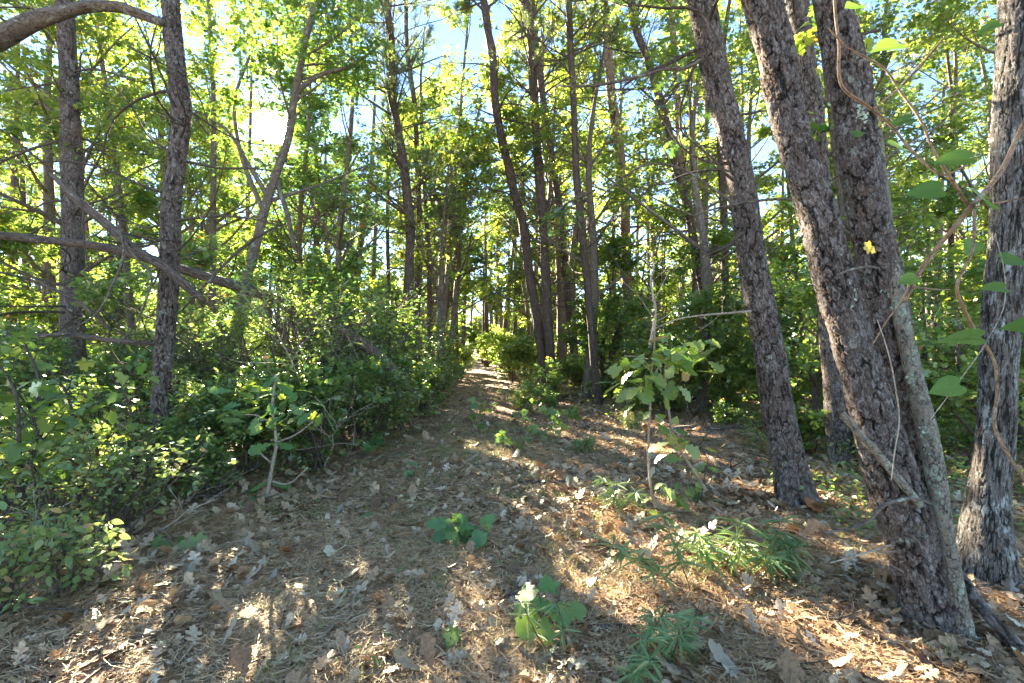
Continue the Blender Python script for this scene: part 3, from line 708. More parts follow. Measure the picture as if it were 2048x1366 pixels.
# --- the pines beside the path
spec = [
 ('tall thin pine rising out of the dark shrub mass right of the sun', [(772, -10, 13), (783, 80, 15), (786, 200, 16), (800, 280, 18), (812, 370, 20), (820, 450, 21), (817, 560, 21), (812, 680, 22), (808, 800, 24)], 12.5, 'bark_mid', 12),
 ('kinked thin pine immediately right of the tall one above the shrub mass', [(812, -10, 9), (815, 110, 10), (828, 200, 11), (835, 350, 12), (840, 480, 13), (838, 560, 13), (832, 660, 14), (828, 780, 16)], 15, 'bark_mid', 10),
 ('very thin pine stem left of the tall one in the shrub mass', [(776, 150, 7), (777, 300, 8), (775, 440, 9), (778, 600, 9), (780, 770, 10)], 18, 'bark_far', 6),
 ('leaning pine that crosses low in front of its straight neighbour right of the path', [(966, -10, 17), (976, 60, 17), (986, 120, 18), (989, 190, 18), (1000, 260, 18), (1016, 330, 19), (1030, 390, 19), (1046, 450, 19), (1056, 530, 20), (1068, 600, 20), (1082, 690, 21), (1096, 790, 24)], 13.9, 'bark_mid', 14),
 ('straight pine whose foot touches the leaning one at the path', [(1050, -10, 16), (1060, 60, 17), (1066, 160, 18), (1071, 240, 18), (1078, 350, 19), (1086, 440, 20), (1091, 540, 20), (1096, 640, 21), (1101, 720, 21), (1106, 797, 25)], 13.6, 'bark_mid', 14),
 ('pine with a slack S-shaped lean just behind the straight one by the path', [(1062, -10, 13), (1068, 60, 14), (1078, 130, 14), (1086, 200, 15), (1098, 280, 15), (1112, 370, 15), (1126, 480, 16), (1136, 600, 16), (1147, 700, 17), (1156, 772, 20)], 17.5, 'bark_mid', 12),
 ('thin pine with a pale lichen patch at breast height, third from the path', [(1138, -10, 13), (1141, 100, 14), (1146, 180, 14), (1150, 280, 15), (1155, 380, 16), (1165, 470, 17), (1174, 560, 17), (1181, 640, 18), (1190, 740, 18), (1196, 812, 22)], 12.1, 'bark_mid', 12),
 ('sunlit reddish barked pine standing in the bright leaves right of centre', [(1206, -10, 18), (1213, 60, 19), (1218, 130, 20), (1224, 200, 20), (1236, 270, 21), (1243, 340, 21), (1249, 400, 22), (1251, 480, 22), (1255, 600, 22), (1260, 700, 24), (1264, 770, 28)], 16.5, 'bark_red', 16),
 ('dark crooked pine bending right behind the oak sapling', [(1258, -10, 15), (1272, 60, 16), (1300, 130, 17), (1320, 200, 18), (1336, 260, 18), (1352, 330, 18), (1372, 400, 18), (1387, 480, 19), (1402, 560, 19), (1420, 630, 20), (1438, 720, 22), (1448, 800, 26)], 12.4, 'bark_mid', 14),
 ('straight grey pine between the crooked one and the scaly leaning pine', [(1340, -10, 14), (1347, 80, 15), (1352, 160, 15), (1361, 300, 16), (1376, 400, 16), (1386, 460, 16), (1397, 600, 17), (1404, 690, 18), (1410, 770, 21)], 15.5, 'bark_red', 10),
 ('half lit pine showing just left of the scaly leaning pine', [(1438, 240, 15), (1443, 330, 16), (1447, 420, 17), (1450, 560, 18), (1454, 700, 19), (1458, 806, 23)], 12.7, 'bark_mid', 6),
 ('dark pine behind the oak stem at the right, amid lit leaves', [(1905, 420, 13), (1903, 500, 14), (1901, 600, 15), (1900, 700, 16), (1900, 800, 18)], 12.8, 'bark_mid', 4),
 ('slim dark trunk in the right woods between the scaly pine and the thick pair', [(1578, 380, 10), (1585, 480, 10), (1594, 560, 11), (1604, 660, 11), (1608, 760, 13)], 16, 'bark_far', 5),
 ('leaning pine foot at the left edge of the path', [(925, 430, 12), (910, 520, 13), (895, 600, 14), (884, 650, 15), (874, 712, 18), (870, 745, 20)], 22, 'bark_mid', 5),
 ('dark pine trunk above the shrubs left of the path', [(846, 300, 9), (852, 420, 10), (858, 540, 11), (860, 640, 12), (860, 740, 14)], 19, 'bark_mid', 6),
]
for k, (lab, pts, Y, mt, nl) in enumerate(spec):
    pine('pine_tree', lab, 'tree', pts, Y, mt, 14, 13 + (k * 7 % 5) * .6, nl, 40 + k, .06 if Y < 15 else .12, z=(2.5, 9.5), L=2.0, crown=pts[0][1] < 20, flare=1.2, nz0=[4.6, 5.2][k] if k < 2 else (7.6 if k in (4, 6, 8) else None), ncr=30 if k < 2 else 18)

# the far stand of straight trunks
rng = rs(77)
far = [(912, 24), (925, 38), (938, 52), (972, 34), (966, 40), (975, 33), (990, 45), (1003, 30), (1016, 38), (1030, 34), (1043, 42), (905, 34), (915, 44), (897, 40), (1066, 46), (1120, 36), (1190, 30), (1215, 40), (1300, 28), (1325, 36),
       (640, 30), (700, 40), (740, 28), (560, 36), (1500, 34), (1630, 28), (1860, 26), (1790, 30), (60, 22), (230, 26), (410, 24), (35, 30), (1560, 24), (1845, 38), (20, 17)]
for k, (px, Y) in enumerate(far):
    x = (px - 1024) / F * Y
    t = thing('pine_tree', 'straight slender trunk in the distant stand beyond the end of the path', 'tree', (x, Y, float(gz(x, Y))), 'trunks of the distant pine stand')
    w = rng.uniform(.10, .17)
    ln = rng.normal(0, .5)
    ptz = np.array([[x, Y, -.1], [x + ln * .2, Y, 3], [x + ln * .5, Y, 6.5], [x + ln, Y, 12.5]])
    g = Geo(); C_, R_ = curve(ptz, [w * 1.2, w, w * .8, w * .3], .6); tubes(g, C_, R_, 8, .04, rng); g.put('trunk', M['bark_far'], t, smooth=True)

# ------------------------------------------------------------------ woods: broadleaf trees
def woodland(name, label, x, Y, H, z0, Lc, n1, per, size, tmpl, mat, seed, group, tone=(.5, .22), r0=None, ang=1.0, up=.3, limb=None, flat=.3, n2=5, n3=4, lean=.8):
    rng = rs(seed)
    t = thing(name, label, 'tree' if H > 4.5 else 'sapling', (x, Y, float(gz(x, Y))), group)
    r0 = r0 or (.03 + .012 * H); dx = rng.normal(0, .05) * H * lean; dy = rng.normal(0, .04) * H
    z_ = float(gz(x, Y)) - .1
    pts = np.array([[x, Y, z_], [x + .3 * dx + rng.normal(0, .12), Y + .2 * dy, z_ + .35 * H], [x + .55 * dx + rng.normal(0, .2), Y + .6 * dy, z_ + .7 * H], [x + dx, Y + dy, z_ + H]])
    C_, R_ = curve(pts, [r0, r0 * .8, r0 * .5, r0 * .15], .35)
    if not clear_sun(C_[None] )[0] or not clear_sun(C_[None] + np.array([.25, 0, 0]))[0] or not clear_sun(C_[None] - np.array([.25, 0, 0]))[0]: C_ = C_ + np.array([.9, 0, 0])
    g = Geo(); tubes(g, C_, R_, 9, .06, rng); g.put('trunk', limb or M['bark_grey'], t, smooth=True)
    broad_crown(t, rng, C_, R_, z0, Lc, n1, per, size, tmpl, mat, flat=flat, up=up, n2=n2, n3=n3, tone=tone, gmin=3.6, limb_mat=limb, ang=ang)
    return t

REG = [(260, 'left edge'), (520, 'bright left woods'), (860, 'dark woods by the sun'), (1080, 'path end woods'), (1420, 'lit woods right of centre'), (4000, 'woods behind the right pines')]
_cnt = {}
ORD = ['leftmost', 'second from its left', 'third from its left', 'fourth from its left', 'fifth from its left', 'sixth from its left', 'seventh from its left', 'eighth from its left', 'ninth from its left', 'tenth from its left', 'eleventh from its left', 'twelfth from its left']
def ordn(key):
    _cnt[key] = _cnt.get(key, 0) + 1
    return ORD[min(_cnt[key], len(ORD)) - 1]
ROW = ['nearest', 'second', 'third', 'fourth', 'fifth', 'sixth', 'seventh', 'farthest']
def where(px):
    for lim, nme in REG:
        if px < lim: return nme
rng = rs(2024)
# (depth, px spacing) rings ; each entry makes a tree of its own
rings = [(10.5, 310, 10.5, .098, 25), (14, 290, 12, .108, 25), (18.5, 250, 13, .125, 24), (24, 220, 14.5, .155, 20), (32, 190, 16, .23, 16), (44, 150, 20, .32, 15), (60, 120, 20, .42, 16)]
sd = 3000
for ri, (Y0, dpx, H0, ls, per) in enumerate(rings):
    px = -120 + (ri % 2) * dpx * .5
    while px < 2200:
        Y = Y0 * rng.uniform(.9, 1.12); p = px + rng.uniform(-.25, .25) * dpx
        px += dpx
        sd += 1
        x = (p - 1024) / F * Y
        if abs(x - float(pathx(Y))) < 1.1: x += 2.2 * (1 if x > pathx(Y) else -1)
        if Y < 12.5 and 400 < p < 1300: continue
        if Y < 17 and 470 < p < 640: continue
        H = H0 * rng.uniform(.78, 1.1)
        if 800 < p < 930 and Y < 30: H *= .7       # the open sky over the path
        dark = 430 < p < 800  # leaf colour made darker here to carry the shade of these woods
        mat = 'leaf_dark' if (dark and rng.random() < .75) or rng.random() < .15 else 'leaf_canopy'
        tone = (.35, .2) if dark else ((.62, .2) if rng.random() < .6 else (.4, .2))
        z0 = rng.uniform(1.6, 3.4) if Y > 12 else rng.uniform(2.4, 3.6)
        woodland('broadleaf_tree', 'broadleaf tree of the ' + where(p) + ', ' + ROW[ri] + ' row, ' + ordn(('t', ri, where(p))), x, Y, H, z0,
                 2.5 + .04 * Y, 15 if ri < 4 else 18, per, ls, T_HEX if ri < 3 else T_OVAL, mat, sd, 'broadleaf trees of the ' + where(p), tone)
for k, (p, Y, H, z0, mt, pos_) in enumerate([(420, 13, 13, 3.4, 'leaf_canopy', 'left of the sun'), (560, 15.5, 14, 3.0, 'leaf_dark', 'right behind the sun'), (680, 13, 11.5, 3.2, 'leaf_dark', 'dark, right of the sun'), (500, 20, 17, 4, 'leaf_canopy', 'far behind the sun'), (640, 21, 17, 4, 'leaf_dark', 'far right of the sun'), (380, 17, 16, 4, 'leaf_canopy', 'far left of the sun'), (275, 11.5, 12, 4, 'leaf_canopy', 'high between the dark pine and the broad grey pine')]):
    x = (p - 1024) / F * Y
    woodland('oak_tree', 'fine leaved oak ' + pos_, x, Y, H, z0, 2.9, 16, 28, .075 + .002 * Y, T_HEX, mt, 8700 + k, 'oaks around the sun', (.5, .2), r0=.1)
for k, (p, Y, H, z0, mt) in enumerate([(890, 28, 10, 3.0, 'leaf_under'), (1050, 23, 8, 2.2, 'leaf_canopy'), (1000, 36, 12, 3.5, 'leaf_canopy'), (1125, 19, 15, 5.5, 'leaf_canopy'), (1150, 20, 14, 3.0, 'leaf_canopy'), (880, 24, 7, 2.0, 'leaf_under')]):
    x = (p - 1024) / F * Y
    woodland('broadleaf_tree', 'broadleaf tree overhanging the far end of the path, ' + ['the middle low one', 'right of the low one', 'the farthest one', 'tall and yellow lit', 'tall behind the path pines', 'lowest at its left'][k], x, Y, H, z0, 3.0, 15, 22, .17, T_HEX, mt, 8800 + k, 'trees overhanging the path end', (.6, .2))
for k, (p, Y, H, z0) in enumerate([(875, 16, 15, 5.0), (1060, 21, 17, 5.5), (1240, 19, 16, 5), (1500, 17, 15, 4.5), (1760, 12.5, 12.5, 4), (1930, 14, 14, 4), (860, 26, 15, 5), (1390, 24, 18, 6), (1640, 20, 17, 5)]):
    x = (p - 1024) / F * Y
    woodland('oak_tree', 'high crowned oak closing the ceiling ' + ['left of the path pines', 'behind the straight path pine', 'behind the reddish pine', 'left of the twin pines', 'right of the twin pines', 'beside the grey oak', 'over the far left of the path', 'far behind the crooked pine', 'far behind the twin pine gap'][k], x, Y, H, z0, 3.1, 16, 27, .085 + .0035 * Y, T_HEX, 'leaf_canopy', 8500 + k, 'high crowned oaks right of the sun', (.6, .2), r0=.09)
for k, (p, Y, H) in enumerate([(880, 17, 1.3), (1025, 19, 1.4), (880, 24, 1.8), (1000, 26, 1.8), (930, 52, 3.2), (900, 50, 3.6), (985, 42, 2.6)]):
    x = (p - 1024) / F * Y
    woodland('understory_sapling', 'low sapling crowding the path end, ' + ['first on its left', 'first on its right', 'second on its left', 'second on its right', 'at its very middle', 'last on its left', 'last on its right'][k], x, Y, H, .1, .9 + .02 * Y, 12, 18, .07 + .003 * Y, T_HEX, 'leaf_under' if k % 2 else 'leaf_canopy', 8450 + k, 'saplings crowding the path end', (.65, .2), flat=.5, n2=4, n3=4, limb=M['twig'])
for k, (p, Y, H) in enumerate([(1640, 7.6, 2.4), (1830, 7.0, 2.3), (1930, 5.9, 1.9), (2040, 6.6, 2.6), (1720, 9.5, 3.2), (1560, 9.2, 2.2), (1430, 10.5, 2.3), (1330, 9.8, 1.7)]):
    x = (p - 1024) / F * Y
    woodland('understory_sapling', 'leafy sapling ' + ['low between the scaly pine and the twin pines', 'low, right behind the twin pines', 'lowest, beside the grey oak foot', 'cut by the right edge behind the grey oak', 'tall, seen through the twin pine gap', 'low, right of the scaly pine', 'small, left of the scaly pine', 'smallest, behind the oak sapling'][k], x, Y, H, .3, 1.2, 13, 20, .085, T_HEX, 'leaf_canopy' if k % 2 else 'leaf_under', 8600 + k, 'saplings behind the right pines', (.6, .25), flat=.5, n2=4, n3=4, limb=M['twig'])
# understorey saplings
rings = [(8.5, 330, 3.2, .10, 20), (12, 250, 4.2, .11, 20), (16, 220, 4.6, .13, 18), (22, 190, 5, .16, 16), (30, 170, 5.5, .2, 14), (42, 130, 6.5, .27, 14), (56, 62, 7.5, .4, 18), (72, 55, 10, .55, 18)]
for ri, (Y0, dpx, H0, ls, per) in enumerate(rings):
    px = -60 + (ri % 2) * dpx * .5
    while px < 2150:
        Y = Y0 * rng.uniform(.88, 1.12); p = px + rng.uniform(-.3, .3) * dpx; px += dpx; sd += 1
        x = (p - 1024) / F * Y
        if Y < 50 and abs(x - float(pathx(Y))) < 1.9: x += 1.9 * (1 if x > pathx(Y) else -1)
        if Y < 10 and 380 < p < 1340: continue
        H = H0 * rng.uniform(.7, 1.15)
        woodland('understory_sapling', 'leafy sapling of the ' + where(p) + ', ' + ROW[ri] + ' row, ' + ordn(('s', ri, where(p))), x, Y, H, .35,
                 1.35 + .02 * Y, 14, per, ls, T_HEX if ri < 3 else T_OVAL, 'leaf_under' if rng.random() < (.7 if p < 1000 else .3) else 'leaf_canopy', sd, 'saplings of the ' + where(p), (.5, .25), flat=.5, n2=4, n3=4, limb=M['twig'])

# ------------------------------------------------------------------ shrubs
def shrub(name, label, loc, H, rad, ls, tmpl, mat, seed, per=14, stems=8, group=None, stem_mat='twig', n2=6, n3=4, tone=(.5, .22), gaps=True, bend=.25, cat='shrub'):
    rng = rs(seed)
    t = thing(name, label, cat, loc, group)
    loc = np.array(loc, float)
    B = np.zeros((stems, 7, 3)); B[:, 0] = loc + np.c_[rng.normal(0, rad * .13, stems), rng.normal(0, rad * .13, stems), np.full(stems, -.03)]
    a = rng.uniform(0, 6.28, stems); sp = rng.uniform(.1, 1, stems) * rad
    tip = loc + np.c_[np.cos(a) * sp, np.sin(a) * sp, H * rng.uniform(.72, 1.0, stems) * (1 - .25 * (sp / rad) ** 2)]
    for k in range(1, 7):
        u = k / 6
        B[:, k] = B[:, 0] * (1 - u) + tip * u + rng.normal(0, .05, (stems, 3)) * H * .5; B[:, k, 2] += .1 * H * math.sin(math.pi * u)
    R = (.004 + .007 * H) * np.linspace(1, .3, 7)[None] * np.ones((stems, 1))
    L2, R2 = spawn(rng, B, R, n2, .12, 1, H * .42, .8, .4, 6, .6, .5, .4, lt=.3)
    L3, R3 = spawn(rng, L2, R2, n3, .2, 1, H * .2, .7, .3, 4, .6, .5, .5)
    g = Geo(); tubes(g, B, R, 6); tubes(g, L2, np.maximum(R2, .0015), 4); tubes(g, L3, np.maximum(R3, .001), 3)
    g.put('stems', M[stem_mat], t, smooth=True)
    g = Geo(); foliage(g, rng, L3, per, ls, tmpl, spread=.04 + ls * .3, tilt=.55, gaps=gaps, gmin=.8, tone=tone, bend=bend)
    g.put('foliage', M[mat], t)
    return t
def gl(px, Y): 
    x = (px - 1024) / F * Y
    return (x, Y, float(gz(x, Y)))
big = [(600, 6.7, 2.55, 1.1, 'tallest azalea shrub with sunlit yellow tips under the sun'), (500, 6.9, 2.3, 1.0, 'azalea shrub with bright leaves below the leaning oak'),
       (700, 7.8, 2.7, 1.2, 'dense dark azalea shrub right of the tallest one'), (780, 9.5, 2.7, 1.2, 'dark azalea shrub round the foot of the tall thin pine'),
       (425, 7.3, 1.9, .95, 'azalea shrub just right of the dark straight pine'), (640, 5.9, 1.35, .8, 'waist high azalea at the edge of the path bend'),
       (845, 11.5, 2.0, 1.1, 'rounded azalea shrub where the path narrows'), (730, 6.8, 1.3, .8, 'low azalea leaning over the path below the dark shrubs'),
       (790, 8.2, 1.3, .8, 'low azalea beside the path, second nearest to the path bend'), (850, 9.8, 1.0, .7, 'small azalea on the left lip of the path'),
       (240, 7.2, 1.7, 1.1, 'azalea shrub left of the dark straight pine'), (90, 7.0, 1.6, 1.1, 'azalea shrub in front of the broad grey pine'),
       (870, 14, 1.2, 1.0, 'far azalea on the left of the narrowing path'), (400, 5.3, 1.0, .65, 'knee high azalea by the foot of the dark pine'), (500, 5.6, 1.1, .7, 'azalea behind the pale stemmed oak sapling')]
for k, (px, Y, H, r, lab) in enumerate(big):
    alt = k in (2, 5, 8, 11)
    shrub('azalea_shrub', lab, gl(px, Y), H, r, .085 if alt else .062, T_HEX if alt else T_OVAL, 'leaf_under' if alt else 'leaf_blue', 700 + k, per=7 if alt else 10, stems=10, n2=8, n3=5, tone=(.45, .35))
low = [(-60, 4.2, .95, .8), (60, 4.4, .9, .7), (180, 4.6, .85, .7), (90, 3.5, .75, .55), (210, 3.6, .8, .55), (-80, 3.2, .8, .5), (20, 2.7, .5, .4), (290, 4.7, .8, .5), (160, 2.9, .45, .35), (270, 3.9, .55, .4), (0, 5.4, 1.1, .8), (200, 5.8, 1.1, .8), (430, 4.7, .6, .4), (120, 5.2, 1., .7)]
for k, (px, Y, H, r) in enumerate(low):
    lab = ['leftmost pale leaved bush beside the frame edge', 'pale green blueberry bush left of the crooked grey stem', 'tangled blueberry bush before the dark pine', 'blueberry bush with long pale leaves in the lower left', 'blueberry bush with pink tinged leaf, lower left', 'bush cut by the left edge of the view',
           'small bush in the bottom left corner', 'bush at the foot of the dark straight pine', 'low bush with round leaves near the bottom left', 'small bush over a forked dead stick', 'green bush behind the others at the left edge', 'green bush left behind the dark pine', 'small dark bush right of the dark pine foot', 'green bush midway along the left thicket'][k]
    shrub('blueberry_bush', lab, gl(px, Y), H, r * 1.15, .058, T_OVAL2, 'leaf_pale' if k in (0, 1, 3, 4, 5, 6, 8, 9) else 'leaf_under', 760 + k, per=3 if k in (3, 4, 5, 6, 8, 9) else 6, stems=8, n2=6, n3=3, tone=(.55, .25), bend=.3)
# repeats through the woods floor
protos = []
for k in range(3):
    protos.append(shrub('low_shrub', 'low green shrub on the woodland floor', (0, 900 + 5 * k, 0), .95, .75, .085, T_HEX, 'leaf_under', 820 + k, per=9, stems=8, n2=6, n3=3, group='low shrubs of the woodland floor', gaps=False))
spots = []
rng = rs(55)
for Y0, dpx in ((6.6, 170), (8.5, 130), (10.5, 110), (13, 100), (16, 110), (20, 100), (25, 90), (32, 80), (42, 70)):
    px = -80
    while px < 2150:
        p = px + rng.uniform(-.4, .4) * dpx; px += dpx; Y = Y0 * rng.uniform(.9, 1.1); x = (p - 1024) / F * Y
        if abs(x - float(pathx(Y))) < (1.2 if Y < 11 else .8): continue
        if Y < 10.5 and 1050 < p < 1440: continue
        if Y < 7.6 and p < 1540: continue
        spots.append((x, Y, p))
for k, (x, Y, p) in enumerate(spots):
    s = rng.uniform(.6, 1.35) * (1 + .012 * Y) * (.62 if Y < 12 and p > 1050 else 1)
    pr = protos[k % 3]
    if k < 3:
        r = pr; r.location = (x, Y, float(gz(x, Y))); r.rotation_euler = (0, 0, rng.uniform(0, 6)); r.scale = (s,) * 3
    else:
        r = copy_thing(pr, (x, Y, float(gz(x, Y))), rng.uniform(0, 6.28), s)
    w_ = where(p); row_ = ['nearest', 'second', 'third', 'fourth', 'fifth', 'sixth', 'seventh', 'eighth', 'farthest'][int(np.searchsorted([7.5, 9.5, 11.7, 14.5, 18, 22.5, 28.5, 36], Y))]
    r['label'] = 'low green shrub of the ' + w_ + ', ' + row_ + ' row, ' + ordn(('l', row_, w_))
    r['group'] = 'low shrubs in the ' + where(p)

# ------------------------------------------------------------------ single limbs, logs and saplings
def stick(name, label, cat, pts, mat, seed=1, sides=10, group=None, twigs=0, L=.5, step=.03, wob=.05, parent=None, up=0.1, ends=.8):
    """pts: (px, py, width px, depth)"""
    Pp = np.array([P(a, b, d) for a, b, w, d in pts]); R = np.array([WR(a, w, d) for a, b, w, d in pts])
    loc = tuple(Pp[0])
    o_ = parent or thing(name, label, cat, loc, group)
    rng = rs(seed)
    C_, R_ = curve(Pp, R, step); g = Geo()
    tubes(g, C_, R_, sides, wob, rng)
    # close the near end as well
    g.put('log' if twigs == 0 and False else 'stem', M[mat], o_, smooth=True)
    if twigs:
        S, SR = spawn(rng, C_[None], R_[None], twigs, .1, .95, L, .9, up, 7, .35, .7, .3)
        SR = np.maximum(SR, .0012)
        S2, SR2 = spawn(rng, S, SR, 3, .2, .95, L * .45, .8, up, 5, .6, .6, .4)
        g = Geo(); tubes(g, S, SR, 5); tubes(g, S2, np.maximum(SR2, .0008), 3); g.put('twigs', M[mat if mat != 'bark_dead' else 'twig'], o_, smooth=True)
    return o_, C_, R_

ot = thing('oak_tree', 'oak outside the left edge whose thick pale limb arches in at the top', 'tree', (-7.2, 4.4, 0))
g = Geo(); C_, R_ = curve(np.array([[-6.2, 4.4, -.1], [-6.0, 4.4, 1.5], [-5.6, 4.4, 3.4], [-5.7, 4.4, 6]]), [.2, .17, .15, .08], .15); tubes(g, C_, R_, 20, .05, rs(9)); g.put('trunk', M['bark_grey'], ot, smooth=True)
Pp = [(-5.62, 4.4, 3.2)] + [tuple(P(a, b, 4.4)) for a, b in ((-60, 110), (0, 78), (55, 48), (130, 24), (190, 12), (240, 14), (285, 30), (325, 46))]
g = Geo(); C_, R_ = curve(np.array(Pp), [.1, .085, .082, .074, .058, .052, .05, .044, .034], .03); tubes(g, C_, R_, 16, .08, rs(8)); g.put('limb', M['bark_grey'], ot, smooth=True)
dead_limbs(ot, rs(81), C_, R_, 7, 3.6, 4.6, .9, M['twig'], rmul=.2)

stick('fallen_log', 'long dark fallen trunk sloping down to the right behind the dark pine', 'log', [(-60, 462, 22, 6.0), (0, 471, 22, 6.0), (110, 482, 22, 6.0), (245, 502, 23, 6.1), (330, 528, 24, 6.2), (420, 556, 22, 6.4), (530, 592, 24, 6.7), (620, 632, 22, 7.0), (700, 672, 22, 7.3), (770, 722, 20, 7.6), (830, 800, 20, 7.9)], 'bark_dead', 3, 14, twigs=9, L=.9)
stick('broken_snag', 'dark broken snag with a pointed end leaning across the dark pine', 'log', [(101, 347, 10, 4.9), (125, 370, 17, 4.9), (150, 396, 20, 4.9), (215, 450, 23, 4.95), (265, 496, 24, 5.0), (330, 536, 23, 5.1), (372, 572, 22, 5.15), (410, 603, 12, 5.2)], 'bark_dead', 4, 14, twigs=8, L=.7)
stick('dead_branch', 'horizontal bare branch ending at the dark pine, left of it', 'branch', [(8, 672, 9, 5.3), (60, 674, 11, 5.3), (130, 669, 13, 5.3), (200, 678, 14, 5.3), (260, 684, 13, 5.35), (318, 689, 11, 5.4)], 'bark_dead', 5, 10, twigs=7, L=.8, up=.3)
stick('dead_branch', 'bare branch slanting down to the horizontal one at the far left', 'branch', [(-20, 540, 6, 5.0), (60, 560, 8, 5.0), (130, 590, 9, 5.0), (185, 625, 10, 5.05), (222, 662, 9, 5.1)], 'bark_dead', 6, 8, twigs=8, L=.8)
stick('dead_branch', 'thin grey forked branch crossing under the snag near the dark pine', 'branch', [(235, 450, 6, 4.7), (248, 500, 7, 4.7), (225, 570, 6, 4.7), (190, 630, 5, 4.7), (150, 655, 3, 4.7)], 'bark_grey', 7, 8, twigs=7, L=.6)
stick('dead_branch', 'pale bare branch hanging down just left of the dark pine', 'branch', [(240, 470, 6, 4.8), (275, 520, 6, 4.8), (302, 548, 6, 4.8), (292, 600, 5, 4.8), (262, 660, 5, 4.8), (235, 690, 3, 4.8)], 'bark_grey', 8, 8, twigs=6, L=.6)
stick('dead_branch', 'thin bare twig rising from the log to the right of the dark pine', 'branch', [(365, 620, 4, 5.5), (420, 560, 6, 5.6), (480, 500, 7, 5.7), (530, 465, 5, 5.8), (572, 446, 3, 5.9)], 'twig', 9, 8, twigs=5, L=.4)
stick('dead_branch', 'dark thin branch crossing the top left, ending at the dark pine', 'branch', [(255, 92, 6, 5.1), (290, 110, 5, 5.1), (330, 130, 4, 5.2), (395, 190, 4, 5.2), (420, 260, 3, 5.2)], 'twig', 10, 8, twigs=6, L=.6)
stick('dead_branch', 'crooked grey branch arching over from the scaly leaning pine', 'branch', [(1610, 402, 7, 4.2), (1560, 398, 6, 4.2), (1500, 404, 6, 4.2), (1440, 415, 5, 4.2), (1390, 430, 3, 4.2)], 'bark_grey', 11, 8, twigs=3, L=.3)
stick('dead_branch', 'long pale branch crossing left from the scaly pine at mid height', 'branch', [(1482, 418, 7, 4.4), (1430, 380, 6, 4.4), (1390, 352, 5, 4.4), (1340, 330, 5, 4.4), (1285, 332, 4, 4.4), (1240, 360, 4, 4.4), (1195, 400, 3, 4.4)], 'bark_grey', 12, 8, twigs=6, L=.5)
stick('dead_branch', 'mossy bough crossing left from the scaly pine near the top', 'branch', [(1402, 120, 8, 4.4), (1370, 136, 8, 4.4), (1330, 138, 7, 4.4), (1290, 150, 6, 4.4), (1240, 162, 6, 4.4), (1180, 172, 5, 4.4), (1120, 172, 3, 4.4)], 'bark_grey', 13, 8, twigs=9, L=.7)
stick('dead_branch', 'curved dark branch across the upper scaly pine', 'branch', [(1440, 92, 5, 4.0), (1425, 62, 5, 4.0), (1408, 30, 6, 4.0), (1380, 17, 6, 4.0), (1330, 16, 5, 4.0), (1270, 10, 4, 4.0)], 'twig', 14, 8, twigs=6, L=.5)
stick('dead_branch', 'bare twig at hip height pointing left from the scaly pine', 'branch', [(1502, 622, 6, 4.4), (1460, 626, 5, 4.4), (1410, 630, 4, 4.4), (1350, 640, 3, 4.4), (1300, 662, 2, 4.4)], 'twig_pale', 15, 7, twigs=5, L=.35)
stick('dead_branch', 'stub of pale branch lying across the joint of the twin pines', 'branch', [(1672, 552, 5, 2.35), (1700, 540, 6, 2.35), (1728, 534, 6, 2.35), (1755, 536, 7, 2.4)], 'bark_grey', 16, 8)
stick('dead_branch', 'broken lichen covered stub low on the left side of the thickest pine', 'branch', [(1682, 822, 11, 2.32), (1702, 848, 13, 2.34), (1725, 876, 15, 2.36), (1750, 900, 16, 2.4), (1800, 962, 17, 2.4), (1840, 1010, 14, 2.4)], 'bark_stem', 17, 12)
stick('dead_branch', 'curved pale branch bowing in front of the foot of the thickest pine', 'branch', [(1650, 1066, 5, 2.25), (1700, 1056, 6, 2.25), (1740, 1040, 7, 2.25), (1765, 1012, 9, 2.25), (1800, 1000, 9, 2.25), (1835, 998, 7, 2.3), (1862, 1008, 5, 2.33)], 'bark_grey', 18, 10, twigs=4, L=.2)
stick('dead_branch', 'straight pale twig reaching right to the thickest pine near its foot', 'branch', [(1660, 1126, 3, 2.4), (1700, 1115, 5, 2.4), (1740, 1103, 5, 2.4), (1782, 1090, 5, 2.4)], 'twig_pale', 19, 8, twigs=3, L=.2)
stick('fallen_branch', 'dark leaning pole right of the thickest pine foot', 'log', [(1895, 1090, 12, 2.5), (1925, 1160, 15, 2.5), (1960, 1210, 17, 2.45), (1995, 1250, 17, 2.35), (2040, 1300, 18, 2.28), (2090, 1350, 18, 2.2)], 'bark_near', 20, 24)
# logs and sticks lying on the ground
def gstick(name, label, pts, mat, seed, twigs=0, L=.3, up=.1, cat='stick'):
    pp = []
    for a, b, w in pts:
        q = G(a, b); pp.append(q + np.array([0, 0, w / 2 / F * q[1] * .8]))
    R = np.array([w / 2 / F * q[1] for (a, b, w), q in zip(pts, pp)])
    o_ = thing(name, label, cat, tuple(pp[0]))
    rng = rs(seed); C_, R_ = curve(np.array(pp), R, .02)
    C_ = C_ + np.cumsum(rng.normal(0, .0011, C_.shape), 0)
    g = Geo(); tubes(g, C_, R_, 9, .1, rng); g.put('stem', M[mat], o_, smooth=True)
    if twigs:
        S, SR = spawn(rng, C_[None], R_[None], twigs, .15, .95, L, .8, up, 6, .5, .6, .3)
        S[..., 2] = np.maximum(S[..., 2], gz(S[..., 0], S[..., 1]) + .005)
        g = Geo(); tubes(g, S, np.maximum(SR, .0012), 5); g.put('twigs', M[mat], o_, smooth=True)
    return o_
gstick('fallen_branch', 'knotty grey branch on the litter in the centre right', [(1035, 966, 7), (1080, 968, 9), (1110, 970, 9), (1150, 962, 8), (1190, 955, 5)], 'bark_dead', 30, 4, .2)
gstick('fallen_branch', 'purplish crooked branch along the bottom centre', [(737, 1272, 7), (765, 1286, 10), (800, 1288, 10), (840, 1278, 10), (866, 1264, 9)], 'bark_dead', 31, 2, .15)
